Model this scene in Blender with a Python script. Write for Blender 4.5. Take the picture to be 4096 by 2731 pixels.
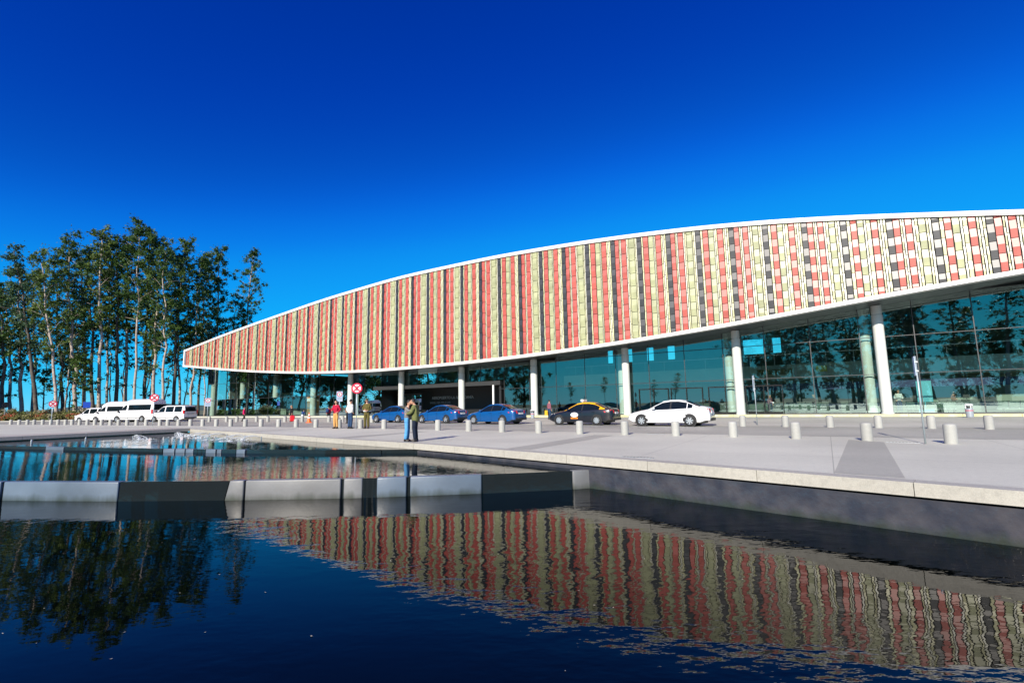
import bpy, bmesh, math, random
import numpy as np
from mathutils import Vector, Matrix

for o in list(bpy.data.objects):
    bpy.data.objects.remove(o, do_unlink=True)
SC = bpy.context.scene
COL = SC.collection
R = math.radians

# ---------------------------------------------------------------- camera, sky, sun, exposure
EYE = 1.4
PITCH = math.atan(251.5 / 1950.0)
ROLL = 0.0176
r0 = Vector((1, 0, 0)); u0 = Vector((0, -math.sin(PITCH), math.cos(PITCH)))
fwd = Vector((0, math.cos(PITCH), math.sin(PITCH)))
rgt = math.cos(ROLL) * r0 - math.sin(ROLL) * u0
upv = math.sin(ROLL) * r0 + math.cos(ROLL) * u0
cam = bpy.data.cameras.new('camera'); camo = bpy.data.objects.new('camera', cam); COL.objects.link(camo)
cam.sensor_width = 36.0; cam.lens = 36.0 * 1950 / 4096
cam.clip_start = 0.05; cam.clip_end = 6000
m = Matrix.Identity(4)
for i in range(3):
    m[i][0] = rgt[i]; m[i][1] = upv[i]; m[i][2] = -fwd[i]
m[0][3], m[1][3], m[2][3] = 0, 0, EYE
camo.matrix_world = m
SC.camera = camo

SUN_ELEV = R(26.0)
SUN_AZ = Vector((-0.42, -0.907, 0)).normalized()          # horizontal direction towards the sun
w = bpy.data.worlds.new('World'); SC.world = w; w.use_nodes = True
nt = w.node_tree; nt.nodes.clear()
sky = nt.nodes.new('ShaderNodeTexSky'); sky.sky_type = 'NISHITA'; sky.sun_disc = False
sky.sun_elevation = SUN_ELEV; sky.sun_rotation = math.atan2(SUN_AZ.x, SUN_AZ.y) % (2 * math.pi)
sky.altitude = 0; sky.air_density = 0.7; sky.dust_density = 0.0; sky.ozone_density = 8.0
# deepen the blue as the photograph's saturated rendering does: one tone curve per channel for the whole sky
sx = nt.nodes.new('ShaderNodeSeparateColor'); cx_ = nt.nodes.new('ShaderNodeCombineColor')
nt.links.new(sky.outputs[0], sx.inputs[0])
CURVES = (((0, 0), (.03, 0), (.072, .003), (.14, .008), (.25, .045), (.52, .19), (1.0, .36), (2.0, .55)),
          ((0, 0), (.073, .027), (.102, .050), (.15, .14), (.19, .225), (.34, .37), (.54, .50), (.80, .58), (2.0, .66)),
          ((0, 0), (.10, .13), (.20, .275), (.27, .37), (.45, .66), (.74, .74), (1.0, .76), (2.0, .78)))
for ch in range(3):
    m1 = nt.nodes.new('ShaderNodeMath'); m1.operation = 'MULTIPLY'; m1.inputs[1].default_value = 0.05
    fc = nt.nodes.new('ShaderNodeFloatCurve'); cu = fc.mapping.curves[0]
    for (x, y) in CURVES[ch][1:-1]: cu.points.new(x / 2, y)
    cu.points[0].location = (0, 0); cu.points[-1].location = (1, CURVES[ch][-1][1]); fc.mapping.update()
    m4 = nt.nodes.new('ShaderNodeMath'); m4.operation = 'MULTIPLY'; m4.inputs[1].default_value = 9.5
    nt.links.new(sx.outputs[ch], m1.inputs[0]); nt.links.new(m1.outputs[0], fc.inputs['Value']); nt.links.new(fc.outputs[0], m4.inputs[0]); nt.links.new(m4.outputs[0], cx_.inputs[ch])
bg = nt.nodes.new('ShaderNodeBackground'); bg.inputs['Strength'].default_value = 0.10
wo = nt.nodes.new('ShaderNodeOutputWorld')
nt.links.new(cx_.outputs[0], bg.inputs['Color']); nt.links.new(bg.outputs[0], wo.inputs[0])

sl = bpy.data.lights.new('sun', 'SUN'); so = bpy.data.objects.new('sun', sl); COL.objects.link(so)
sl.energy = 5.0; sl.angle = R(0.53); sl.color = (1.0, 0.92, 0.80)
sd = Vector((SUN_AZ.x * math.cos(SUN_ELEV), SUN_AZ.y * math.cos(SUN_ELEV), math.sin(SUN_ELEV)))
so.rotation_euler = sd.to_track_quat('Z', 'Y').to_euler()
so.location = (-40, -90, 60)

SC.view_settings.view_transform = 'Standard'; SC.view_settings.look = 'None'
SC.view_settings.exposure = 0.52; SC.view_settings.gamma = 1.0
SC.render.engine = 'CYCLES'
SC.cycles.max_bounces = 8; SC.cycles.transparent_max_bounces = 16; SC.cycles.glossy_bounces = 5
SC.cycles.transmission_bounces = 4; SC.cycles.diffuse_bounces = 3
SC.cycles.caustics_reflective = False; SC.cycles.caustics_refractive = False
SC.cycles.sample_clamp_indirect = 6.0

# ---------------------------------------------------------------- helpers
ORD = ['first', 'second', 'third', 'fourth', 'fifth', 'sixth', 'seventh', 'eighth', 'ninth', 'tenth', 'eleventh', 'twelfth',
       'thirteenth', 'fourteenth', 'fifteenth', 'sixteenth', 'seventeenth', 'eighteenth', 'nineteenth', 'twentieth']
def ordinal(i):
    if i < 20: return ORD[i]
    t, u = divmod(i + 1, 10)
    tens = {2: 'twenty', 3: 'thirty', 4: 'forty', 5: 'fifty'}[t]
    tth = {2: 'twentieth', 3: 'thirtieth', 4: 'fortieth', 5: 'fiftieth'}[t]
    return tth if u == 0 else tens + '-' + ORD[u - 1]

def tag(o, label=None, cat=None, group=None, kind=None):
    if label: o['label'] = label
    if cat: o['category'] = cat
    if group: o['group'] = group
    if kind: o['kind'] = kind
    return o

def empty(name, loc=(0, 0, 0), rz=0.0, label=None, cat=None, group=None, kind=None):
    o = bpy.data.objects.new(name, None); COL.objects.link(o)
    o.location = loc; o.rotation_euler = (0, 0, rz); o.empty_display_size = 0.3
    return tag(o, label, cat, group, kind)

def copy_tree(o, parent=None):
    c = o.copy(); COL.objects.link(c); c.parent = parent
    for ch in list(o.children):
        copy_tree(ch, c)
    return c

class MB:
    """collects geometry; build() links it as one mesh object"""
    def __init__(s): s.v = []; s.f = []; s.m = []
    def add(s, vs, fs, mi=0):
        o = len(s.v); s.v += [tuple(p) for p in vs]
        for f in fs:
            s.f.append(tuple(o + i for i in f)); s.m.append(mi)
    def box(s, x0, x1, y0, y1, z0, z1, mi=0):
        s.add([(x0, y0, z0), (x1, y0, z0), (x1, y1, z0), (x0, y1, z0), (x0, y0, z1), (x1, y0, z1), (x1, y1, z1), (x0, y1, z1)],
              [(3, 2, 1, 0), (4, 5, 6, 7), (0, 1, 5, 4), (1, 2, 6, 5), (2, 3, 7, 6), (3, 0, 4, 7)], mi)
    def hexa(s, bot, top, mi=0):
        s.add(list(bot) + list(top), [(3, 2, 1, 0), (4, 5, 6, 7), (0, 1, 5, 4), (1, 2, 6, 5), (2, 3, 7, 6), (3, 0, 4, 7)], mi)
    def lathe(s, prof, n=20, c=(0, 0, 0), axis='z', mi=0, cap=True):
        vs = []; fs = []
        for (r, z) in prof:
            for k in range(n):
                a = 2 * math.pi * k / n; ca, sa = r * math.cos(a), r * math.sin(a)
                if axis == 'z': vs.append((c[0] + ca, c[1] + sa, c[2] + z))
                elif axis == 'y': vs.append((c[0] + ca, c[1] + z, c[2] + sa))
                else: vs.append((c[0] + z, c[1] + ca, c[2] + sa))
        for i in range(len(prof) - 1):
            for k in range(n):
                q = (i * n + k, i * n + (k + 1) % n, (i + 1) * n + (k + 1) % n, (i + 1) * n + k)
                fs.append(q if axis != 'y' else q[::-1])
        if cap:
            fs.append(tuple(range(n))[::-1]); fs.append(tuple((len(prof) - 1) * n + k for k in range(n)))
        s.add(vs, fs, mi)
    def tube(s, pts, rad, n=6, mi=0, cap=True):
        pts = [Vector(p) for p in pts]; rr = rad if isinstance(rad, (list, tuple)) else [rad] * len(pts)
        vs = []; fs = []
        for i, p in enumerate(pts):
            d = (pts[min(i + 1, len(pts) - 1)] - pts[max(i - 1, 0)])
            d = d.normalized() if d.length > 1e-9 else Vector((0, 0, 1))
            a = d.cross(Vector((0, 0, 1)) if abs(d.z) < 0.95 else Vector((1, 0, 0))).normalized(); b = d.cross(a)
            for k in range(n):
                an = 2 * math.pi * k / n
                vs.append(p + (a * math.cos(an) + b * math.sin(an)) * rr[i])
        for i in range(len(pts) - 1):
            for k in range(n):
                fs.append((i * n + k, i * n + (k + 1) % n, (i + 1) * n + (k + 1) % n, (i + 1) * n + k))
        if cap: fs.append(tuple(range(n))[::-1]); fs.append(tuple((len(pts) - 1) * n + k for k in range(n)))
        s.add(vs, fs, mi)
    def ball(s, c, rx, ry, rz, n=12, k=8, mi=0, fn=None):
        vs = []; fs = []
        for i in range(k + 1):
            th = math.pi * i / k
            for j in range(n):
                ph = 2 * math.pi * j / n
                x, y, z = math.sin(th) * math.cos(ph), math.sin(th) * math.sin(ph), math.cos(th)
                if fn: x, y, z = fn(x, y, z)
                vs.append((c[0] + rx * x, c[1] + ry * y, c[2] + rz * z))
        for i in range(k):
            for j in range(n):
                fs.append((i * n + j, (i + 1) * n + j, (i + 1) * n + (j + 1) % n, i * n + (j + 1) % n))
        s.add(vs, fs, mi)
    def prism(s, poly, z0, z1, mi=0):
        n = len(poly)
        s.add([(p[0], p[1], z0) for p in poly] + [(p[0], p[1], z1) for p in poly],
              [tuple(range(n))[::-1], tuple(range(n, 2 * n))] + [(i, (i + 1) % n, n + (i + 1) % n, n + i) for i in range(n)], mi)
    def build(s, name, mats, parent=None, smooth=False, origin=None, fix=True):
        me = bpy.data.meshes.new(name)
        o_ = Vector(origin) if origin is not None else Vector((0, 0, 0))
        me.from_pydata([(p[0] - o_.x, p[1] - o_.y, p[2] - o_.z) for p in s.v], [], s.f)
        if not isinstance(mats, (list, tuple)): mats = [mats]
        for mm in mats: me.materials.append(mm)
        if len(mats) > 1: me.polygons.foreach_set('material_index', s.m)
        if fix:
            b = bmesh.new(); b.from_mesh(me); bmesh.ops.recalc_face_normals(b, faces=b.faces); b.to_mesh(me); b.free()
        if smooth: me.polygons.foreach_set('use_smooth', [True] * len(me.polygons))
        me.update()
        o = bpy.data.objects.new(name, me); COL.objects.link(o)
        if parent is not None:
            o.parent = parent
        if origin is not None: o.location = o_
        return o

def autosmooth(o, ang=40):
    me = o.data; b = bmesh.new(); b.from_mesh(me)
    for f in b.faces: f.smooth = True
    for e in b.edges:
        if len(e.link_faces) == 2 and e.calc_face_angle(0) > R(ang): e.smooth = False
    b.to_mesh(me); b.free(); return o

# ---------------------------------------------------------------- materials
def rgba(c): return (c[0], c[1], c[2], 1.0)
def mat(name, col, rough=0.5, metal=0.0, spec=0.5, var=0.0, vscale=3.0, bump=0.0, bscale=20.0, coat=0.0, col2=None, trans=0.0, detail=4.0, coordobj=False, ior=None):
    mt = bpy.data.materials.new(name); mt.use_nodes = True
    nt = mt.node_tree; bs = nt.nodes['Principled BSDF']
    bs.inputs['Base Color'].default_value = rgba(col); bs.inputs['Roughness'].default_value = rough
    bs.inputs['Metallic'].default_value = metal; bs.inputs['Specular IOR Level'].default_value = spec
    if ior: bs.inputs['IOR'].default_value = ior
    bs.inputs['Coat Weight'].default_value = coat; bs.inputs['Coat Roughness'].default_value = 0.05
    if var > 0 or bump > 0:
        if coordobj:
            tc = nt.nodes.new('ShaderNodeTexCoord'); src = tc.outputs['Object']
        else:
            g = nt.nodes.new('ShaderNodeNewGeometry'); src = g.outputs['Position']
        if var > 0:
            no = nt.nodes.new('ShaderNodeTexNoise'); no.inputs['Scale'].default_value = vscale; no.inputs['Detail'].default_value = detail
            nt.links.new(src, no.inputs['Vector'])
            rp = nt.nodes.new('ShaderNodeValToRGB')
            c2 = col2 if col2 else tuple(min(1, c * (1 + var)) for c in col)
            c1 = col if col2 else tuple(c * (1 - var) for c in col)
            rp.color_ramp.elements[0].position = 0.32; rp.color_ramp.elements[1].position = 0.68
            rp.color_ramp.elements[0].color = rgba(c1); rp.color_ramp.elements[1].color = rgba(c2)
            nt.links.new(no.outputs['Fac'], rp.inputs['Fac']); nt.links.new(rp.outputs['Color'], bs.inputs['Base Color'])
        if bump > 0:
            n2 = nt.nodes.new('ShaderNodeTexNoise'); n2.inputs['Scale'].default_value = bscale; n2.inputs['Detail'].default_value = 6
            nt.links.new(src, n2.inputs['Vector'])
            bp = nt.nodes.new('ShaderNodeBump'); bp.inputs['Strength'].default_value = 1.0; bp.inputs['Distance'].default_value = bump
            nt.links.new(n2.outputs['Fac'], bp.inputs['Height']); nt.links.new(bp.outputs['Normal'], bs.inputs['Normal'])
    return mt
# ---------------------------------------------------------------- site frame: T runs along the terminal (towards the far left), N points into it
T = Vector((-0.8429, 0.53807, 0)); N = Vector((0.53807, 0.8429, 0))
def P(s, D, z=0.0): return Vector((N.x * D + T.x * s, N.y * D + T.y * s, z))

# materials of the ground
def concrete(name, c, var, stain, joints=False):
    mt = bpy.data.materials.new(name); mt.use_nodes = True; nt = mt.node_tree; bs = nt.nodes['Principled BSDF']
    g = nt.nodes.new('ShaderNodeNewGeometry')
    n1 = nt.nodes.new('ShaderNodeTexNoise'); n1.inputs['Scale'].default_value = 0.22; n1.inputs['Detail'].default_value = 5
    n2 = nt.nodes.new('ShaderNodeTexNoise'); n2.inputs['Scale'].default_value = 9.0; n2.inputs['Detail'].default_value = 8; n2.inputs['Roughness'].default_value = 0.7
    n3 = nt.nodes.new('ShaderNodeTexNoise'); n3.inputs['Scale'].default_value = 70.0; n3.inputs['Detail'].default_value = 3
    for n in (n1, n2, n3): nt.links.new(g.outputs['Position'], n.inputs['Vector'])
    r1 = nt.nodes.new('ShaderNodeValToRGB'); r1.color_ramp.elements[0].position = 0.35; r1.color_ramp.elements[1].position = 0.65
    r1.color_ramp.elements[0].color = rgba([x * (1 - var) for x in c]); r1.color_ramp.elements[1].color = rgba([x * (1 + var) for x in c])
    r2 = nt.nodes.new('ShaderNodeValToRGB'); r2.color_ramp.elements[0].position = 0.30; r2.color_ramp.elements[1].position = 0.55
    r2.color_ramp.elements[0].color = rgba([stain] * 3); r2.color_ramp.elements[1].color = (1, 1, 1, 1)
    r3 = nt.nodes.new('ShaderNodeValToRGB'); r3.color_ramp.elements[0].position = 0.3; r3.color_ramp.elements[1].position = 0.7
    r3.color_ramp.elements[0].color = (0.86, 0.86, 0.86, 1); r3.color_ramp.elements[1].color = (1.08, 1.08, 1.08, 1)
    m1 = nt.nodes.new('ShaderNodeMix'); m1.data_type = 'RGBA'; m1.blend_type = 'MULTIPLY'; m1.inputs[0].default_value = 1
    m2 = nt.nodes.new('ShaderNodeMix'); m2.data_type = 'RGBA'; m2.blend_type = 'MULTIPLY'; m2.inputs[0].default_value = 1
    nt.links.new(n1.outputs['Fac'], r1.inputs['Fac']); nt.links.new(n2.outputs['Fac'], r2.inputs['Fac']); nt.links.new(n3.outputs['Fac'], r3.inputs['Fac'])
    nt.links.new(r1.outputs[0], m1.inputs[6]); nt.links.new(r2.outputs[0], m1.inputs[7])
    nt.links.new(m1.outputs[2], m2.inputs[6]); nt.links.new(r3.outputs[0], m2.inputs[7])
    out = m2.outputs[2]
    if joints:        # fine saw-cut joints every few metres and long faint tyre and drip streaks
        for (vx, vy, step) in ((T.x, T.y, 4.24), (N.x, N.y, 3.6)):
            dp = nt.nodes.new('ShaderNodeVectorMath'); dp.operation = 'DOT_PRODUCT'; dp.inputs[1].default_value = (vx, vy, 0); nt.links.new(g.outputs['Position'], dp.inputs[0])
            md = nt.nodes.new('ShaderNodeMath'); md.operation = 'PINGPONG'; md.inputs[1].default_value = step / 2; nt.links.new(dp.outputs['Value'], md.inputs[0])
            mr = nt.nodes.new('ShaderNodeMapRange'); mr.inputs[1].default_value = 0.006; mr.inputs[2].default_value = 0.014; mr.inputs[3].default_value = 0.62; mr.inputs[4].default_value = 1.0; nt.links.new(md.outputs[0], mr.inputs[0])
            mm = nt.nodes.new('ShaderNodeMix'); mm.data_type = 'RGBA'; mm.blend_type = 'MULTIPLY'; mm.inputs[0].default_value = 1; nt.links.new(out, mm.inputs[6]); nt.links.new(mr.outputs[0], mm.inputs[7]); out = mm.outputs[2]
    nt.links.new(out, bs.inputs['Base Color'])
    bs.inputs['Roughness'].default_value = 0.62; bs.inputs['Specular IOR Level'].default_value = 0.45
    bp = nt.nodes.new('ShaderNodeBump'); bp.inputs['Distance'].default_value = 0.002
    nt.links.new(n3.outputs['Fac'], bp.inputs['Height']); nt.links.new(bp.outputs['Normal'], bs.inputs['Normal'])
    return mt
M = {}
M['plaza'] = concrete('plaza_concrete', (0.60, 0.588, 0.492), 0.10, 0.88, joints=True)
M['band'] = concrete('paving_band_concrete', (0.41, 0.40, 0.34), 0.10, 0.88)
M['lane'] = concrete('lane_concrete', (0.38, 0.37, 0.318), 0.13, 0.84)
M['coping'] = concrete('coping_stone', (0.44, 0.42, 0.365), 0.10, 0.80)
M['bollard'] = concrete('bollard_concrete', (0.39, 0.39, 0.36), 0.09, 0.90)
M['plinth'] = concrete('plinth_stone', (0.46, 0.42, 0.36), 0.10, 0.88)
M['grass'] = mat('dry_grass_ground', (0.07, 0.09, 0.03), 0.9, var=0.5, vscale=0.6, col2=(0.16, 0.14, 0.06))
M['soil'] = mat('bed_soil', (0.10, 0.08, 0.05), 0.95, var=0.4, vscale=3)
M['kerbyellow'] = mat('worn_yellow_kerb_paint', (0.62, 0.56, 0.22), 0.7, var=0.25, vscale=1.6, col2=(0.72, 0.70, 0.42))
M['white'] = mat('white_paint', (0.80, 0.80, 0.79), 0.45, var=0.03, vscale=1.5)
M['dark'] = mat('dark_metal', (0.03, 0.032, 0.035), 0.45)
M['steel'] = mat('galvanised_steel', (0.45, 0.48, 0.50), 0.38, metal=0.7, var=0.1, vscale=8)

def water(name, tint, amp, scale, dirs, rough=0.0, chop=1.0):
    mt = bpy.data.materials.new(name); mt.use_nodes = True; nt = mt.node_tree; bs = nt.nodes['Principled BSDF']
    bs.inputs['Base Color'].default_value = rgba(tint); bs.inputs['Roughness'].default_value = rough
    bs.inputs['IOR'].default_value = 1.20; bs.inputs['Specular IOR Level'].default_value = 0.5
    g = nt.nodes.new('ShaderNodeNewGeometry')
    h = None
    for (sx, sy, rot, sc, a) in dirs:
        mp = nt.nodes.new('ShaderNodeMapping'); mp.inputs['Scale'].default_value = (sx, sy, 1); mp.inputs['Rotation'].default_value = (0, 0, rot)
        no = nt.nodes.new('ShaderNodeTexNoise'); no.inputs['Scale'].default_value = sc; no.inputs['Detail'].default_value = 2.5; no.inputs['Roughness'].default_value = 0.45
        ml = nt.nodes.new('ShaderNodeMath'); ml.operation = 'MULTIPLY'; ml.inputs[1].default_value = a
        nt.links.new(g.outputs['Position'], mp.inputs['Vector']); nt.links.new(mp.outputs[0], no.inputs['Vector']); nt.links.new(no.outputs['Fac'], ml.inputs[0])
        if h is None: h = ml.outputs[0]
        else:
            ad = nt.nodes.new('ShaderNodeMath'); ad.operation = 'ADD'; nt.links.new(h, ad.inputs[0]); nt.links.new(ml.outputs[0], ad.inputs[1]); h = ad.outputs[0]
    # patches of calmer and rougher water
    n2 = nt.nodes.new('ShaderNodeTexNoise'); n2.inputs['Scale'].default_value = 0.25; n2.inputs['Detail'].default_value = 2
    nt.links.new(g.outputs['Position'], n2.inputs['Vector'])
    mr = nt.nodes.new('ShaderNodeMapRange'); mr.inputs[1].default_value = 0.35; mr.inputs[2].default_value = 0.7; mr.inputs[3].default_value = 0.18 * amp; mr.inputs[4].default_value = 2.1 * amp
    nt.links.new(n2.outputs['Fac'], mr.inputs[0])
    # the surface is choppier towards the long bank at the right
    sp = nt.nodes.new('ShaderNodeSeparateXYZ'); nt.links.new(g.outputs['Position'], sp.inputs[0])
    m5 = nt.nodes.new('ShaderNodeMapRange'); m5.inputs[1].default_value = -3.0; m5.inputs[2].default_value = 6.0; m5.inputs[3].default_value = 0.8; m5.inputs[4].default_value = chop
    nt.links.new(sp.outputs[0], m5.inputs[0])
    m6 = nt.nodes.new('ShaderNodeMath'); m6.operation = 'MULTIPLY'; nt.links.new(mr.outputs[0], m6.inputs[0]); nt.links.new(m5.outputs[0], m6.inputs[1])
    m3 = nt.nodes.new('ShaderNodeMath'); m3.operation = 'MULTIPLY'; nt.links.new(h, m3.inputs[0]); nt.links.new(m6.outputs[0], m3.inputs[1])
    bp = nt.nodes.new('ShaderNodeBump'); bp.inputs['Strength'].default_value = 1.0; bp.inputs['Distance'].default_value = 1.0
    nt.links.new(m3.outputs[0], bp.inputs['Height']); nt.links.new(bp.outputs['Normal'], bs.inputs['Normal'])
    return mt
M['water_low'] = water('pool_water', (0.0008, 0.0016, 0.0016), 0.0046, 1, [(1, 1.6, 0.15, 2.2, 1.0), (1, 2.2, -0.35, 6.0, 0.20)], chop=2.0)
M['water_up'] = water('upper_pool_water', (0.005, 0.010, 0.013), 0.0032, 1, [(1, 2.0, 0.2, 3.5, 1.0), (1, 2.0, -0.3, 9.0, 0.3)])

# pool outline
A = (-23.95, 36.57); BANK = [A, (-8.75, 22.97), (-3.3, 18.3), (3.19, 11.71), (7.41, 7.33), (13.2, 1.3)]
LB = (-46.7, 1.3)
HOLE = BANK + [LB]
def sheet(name, outer, hole, z, mt):
    b = bmesh.new()
    es = []
    for loop in (outer, hole) if hole else (outer,):
        vs = [b.verts.new((p[0], p[1], z)) for p in loop]
        es += [b.edges.new((vs[i], vs[(i + 1) % len(vs)])) for i in range(len(vs))]
    bmesh.ops.triangle_fill(b, edges=es, use_beauty=True)
    for f in b.faces:
        if f.normal.z < 0: f.normal_flip()
    me = bpy.data.meshes.new(name); b.to_mesh(me); b.free(); me.materials.append(mt)
    o = bpy.data.objects.new(name, me); COL.objects.link(o); o['kind'] = 'structure'
    return o
sheet('ground', [(-2500, -2500), (2500, -2500), (2500, 2500), (-2500, 2500)], HOLE, -0.010, M['grass'])
pz = [P(-75, 47), P(107.5, 47), P(107.5, 32.2), P(175, 32.2), P(175, -70), P(-75, -70)]
plaza = sheet('plaza', [(p.x, p.y) for p in pz], HOLE, 0.0, M['plaza'])

def ribbon(name, pts, z, mt, kind='structure'):
    mb = MB(); mb.add([(p[0], p[1], z) for p in pts], [tuple(range(len(pts)))])
    return tag(mb.build(name, mt), kind=kind)
# the traffic lane between the two bollard rows and the asphalt beyond
ribbon('road', [P(-75, 20.9), P(-75, 29.6), P(110, 29.6), P(174, 26.0), P(174, 17.0), P(90, 18.3), P(60, 21.3), P(20, 22.4)], 0.004, M['lane'])
lane2 = ribbon('forecourt', [P(-75, 29.7), P(-75, 46.4), P(107, 46.4), P(107, 29.7)], 0.004, concrete('forecourt_concrete', (0.48, 0.465, 0.40), 0.12, 0.84, joints=True))
ribbon('paving_band', [(11.45, 17.0), (11.80, 15.85), (6.85, 8.80), (6.1, 9.55)], 0.004, M['band'])
for i, (c, wd, d0) in enumerate(((8.3, 0.9, 13.35), (19.0, 0.9, 15.2), (30.5, 0.9, 17.2))):
    ribbon('paving_band', [P(c - wd / 2, d0 - 0.1), P(c - wd / 2, 20.3), P(c + wd / 2, 20.3), P(c + wd / 2, d0 - 0.1)], 0.004, M['band'])
# kerb and planted edge beyond the far end of the lane
ribbon('planting_bed', [(-70.0, 81.6), (-66.6, 99.0), (-68.0, 135.0), (-170.0, 135.0), (-150.0, 87.5)], 0.012, M['grass'])
kb = MB(); kb.prism([(-69.8, 81.2), (-69.8, 81.6), (-150.0, 87.5), (-150.0, 87.1)], -0.005, 0.14); tag(kb.build('far_kerb', M['bollard']), kind='structure')
# pavement along the glass front with its yellow kerb
pv = MB(); q = [P(-75, 46.9), P(106, 46.9), P(106, 49.0), P(-75, 49.0)]
pv.prism([(p.x, p.y) for p in q], -0.004, 0.15); tag(pv.build('pavement', M['plaza']), kind='structure')
for i in range(26):
    s0 = -20 + i * 3.0
    kb = MB(); q = [P(s0, 46.62), P(s0 + 2.97, 46.62), P(s0 + 2.97, 46.88), P(s0, 46.88)]
    kb.prism([(p.x, p.y) for p in q], -0.004, 0.16)
    o = kb.build('kerb', M['kerbyellow']); tag(o, kind='structure')

# ---------------------------------------------------------------- pool
Z_UP, Z_MID, Z_LOW = -0.21, -0.34, -0.79
W2 = [(-3.0, 18.55), (-4.7, 18.73), (-7.22, 19.0), (-10.4, 19.7), (-15.5, 21.2), (-25.7, 24.8), (-32.0, 27.1)]
W1 = [(2.7, 13.35), (1.51, 12.94), (-0.8, 12.58), (-4.0, 12.25), (-7.17, 12.27), (-9.76, 12.39), (-13.17, 12.8), (-20.0, 13.6), (-42.0, 15.0)]
def flat(name, pts, z, mt):
    return sheet(name, pts, None, z, mt)
flat('upper_pool_water', [(A[0] + 0.3, A[1] + 0.3), (-8.5, 23.2), (-3.1, 18.5)] + W2[1:] + [(-29.6, 28.3)], Z_UP, M['water_up'])
flat('middle_pool_water', W2 + [(-44, 15.6)] + W1[::-1], Z_MID, M['water_up'])
flat('lower_pool_water', W1 + [(-48, 0.9), (13.8, 0.9), (7.7, 7.5), (3.4, 12.0)], Z_LOW, M['water_low'])

# coping stones along the long bank
def along(poly, d):
    for i in range(len(poly) - 1):
        a, b = Vector(poly[i]), Vector(poly[i + 1]); L = (b - a).length
        if d <= L or i == len(poly) - 2: return a + (b - a) * (d / L), (b - a).normalized()
        d -= L
bank = empty('pool_bank', (BANK[2][0], BANK[2][1], 0), kind='structure')
def rel(mb, name, mt, par, smooth=False):
    l = par.location
    mb.v = [(p[0] - l.x, p[1] - l.y, p[2] - l.z) for p in mb.v]
    return mb.build(name, mt, par, smooth)
tot = sum((Vector(BANK[i + 1]) - Vector(BANK[i])).length for i in range(len(BANK) - 1)); d = 0.0; seg = 2.45
random.seed(3)
while d < tot - 0.2:
    e = min(d + seg - 0.012, tot)
    (p, dr), (q, dr2) = along(BANK, d), along(BANK, e)
    nr = Vector((-dr.y, dr.x)); nr2 = Vector((-dr2.y, dr2.x))
    if nr.x < 0: nr, nr2 = -nr, -nr2
    z1 = 0.016 + random.uniform(-0.002, 0.002)
    mb = MB(); mb.prism([p, q, q + nr2 * 0.38, p + nr * 0.38], -0.205, z1)
    rel(mb, 'coping_stone', M['coping'], bank)
    d += seg
M['liner'] = mat('wet_pool_liner', (0.035, 0.038, 0.052), 0.16, var=0.5, vscale=2.6, col2=(0.068, 0.066, 0.076), bump=0.03, bscale=4.0, spec=0.6)
mb = MB()
for i in range(len(BANK) - 1):
    a, b = Vector(BANK[i]), Vector(BANK[i + 1]); dr = (b - a).normalized(); nr = Vector((-dr.y, dr.x)); nr = nr if nr.x > 0 else -nr
    a2, b2 = a + nr * 0.05, b + nr * 0.05
    k = 24
    for j in range(k):
        c0, c1 = a2 + (b2 - a2) * (j / k), a2 + (b2 - a2) * ((j + 1) / k)
        mb.add([(c0.x, c0.y, -1.2), (c1.x, c1.y, -1.2), (c1.x, c1.y, -0.25), (c0.x, c0.y, -0.25)], [(0, 1, 2, 3)])
rel(mb, 'pool_wall', M['liner'], bank)
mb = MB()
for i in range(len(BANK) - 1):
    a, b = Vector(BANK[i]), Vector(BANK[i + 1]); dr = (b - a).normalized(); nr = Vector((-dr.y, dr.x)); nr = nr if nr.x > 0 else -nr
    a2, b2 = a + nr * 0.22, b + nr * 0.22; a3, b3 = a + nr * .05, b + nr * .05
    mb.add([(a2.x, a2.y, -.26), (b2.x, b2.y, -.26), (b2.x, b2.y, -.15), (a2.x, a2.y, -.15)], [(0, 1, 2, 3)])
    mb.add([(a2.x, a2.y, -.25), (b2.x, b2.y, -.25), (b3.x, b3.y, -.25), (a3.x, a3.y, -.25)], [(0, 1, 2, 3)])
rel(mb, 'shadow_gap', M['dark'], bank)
# raised stone platform along the far left side of the pool
pl = empty('pool_platform', (-26, 32, 0), label='grey stone platform along the far left pool edge', cat='platform')
dl = (Vector(LB) - Vector(A)).normalized(); nl = Vector((dl.y, -dl.x)); nl = nl if nl.x < 0 else -nl
L = (Vector(LB) - Vector(A)).length
for i in range(15):
    d0, d1 = i * 3.0, min(i * 3.0 + 2.985, L)
    if d0 > L - 0.5: break
    a, b = Vector(A) + dl * d0, Vector(A) + dl * d1
    mb = MB(); mb.prism([a - nl * 0.05, b - nl * 0.05, b + nl * 3.4, a + nl * 3.4], -0.15, 0.06); rel(mb, 'slab', M['plinth'], pl)
    mb = MB(); mb.prism([a + nl * 0.30, b + nl * 0.30, b + nl * 3.3, a + nl * 3.3], -0.9, -0.152); rel(mb, 'base_block', M['plinth'], pl)

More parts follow.
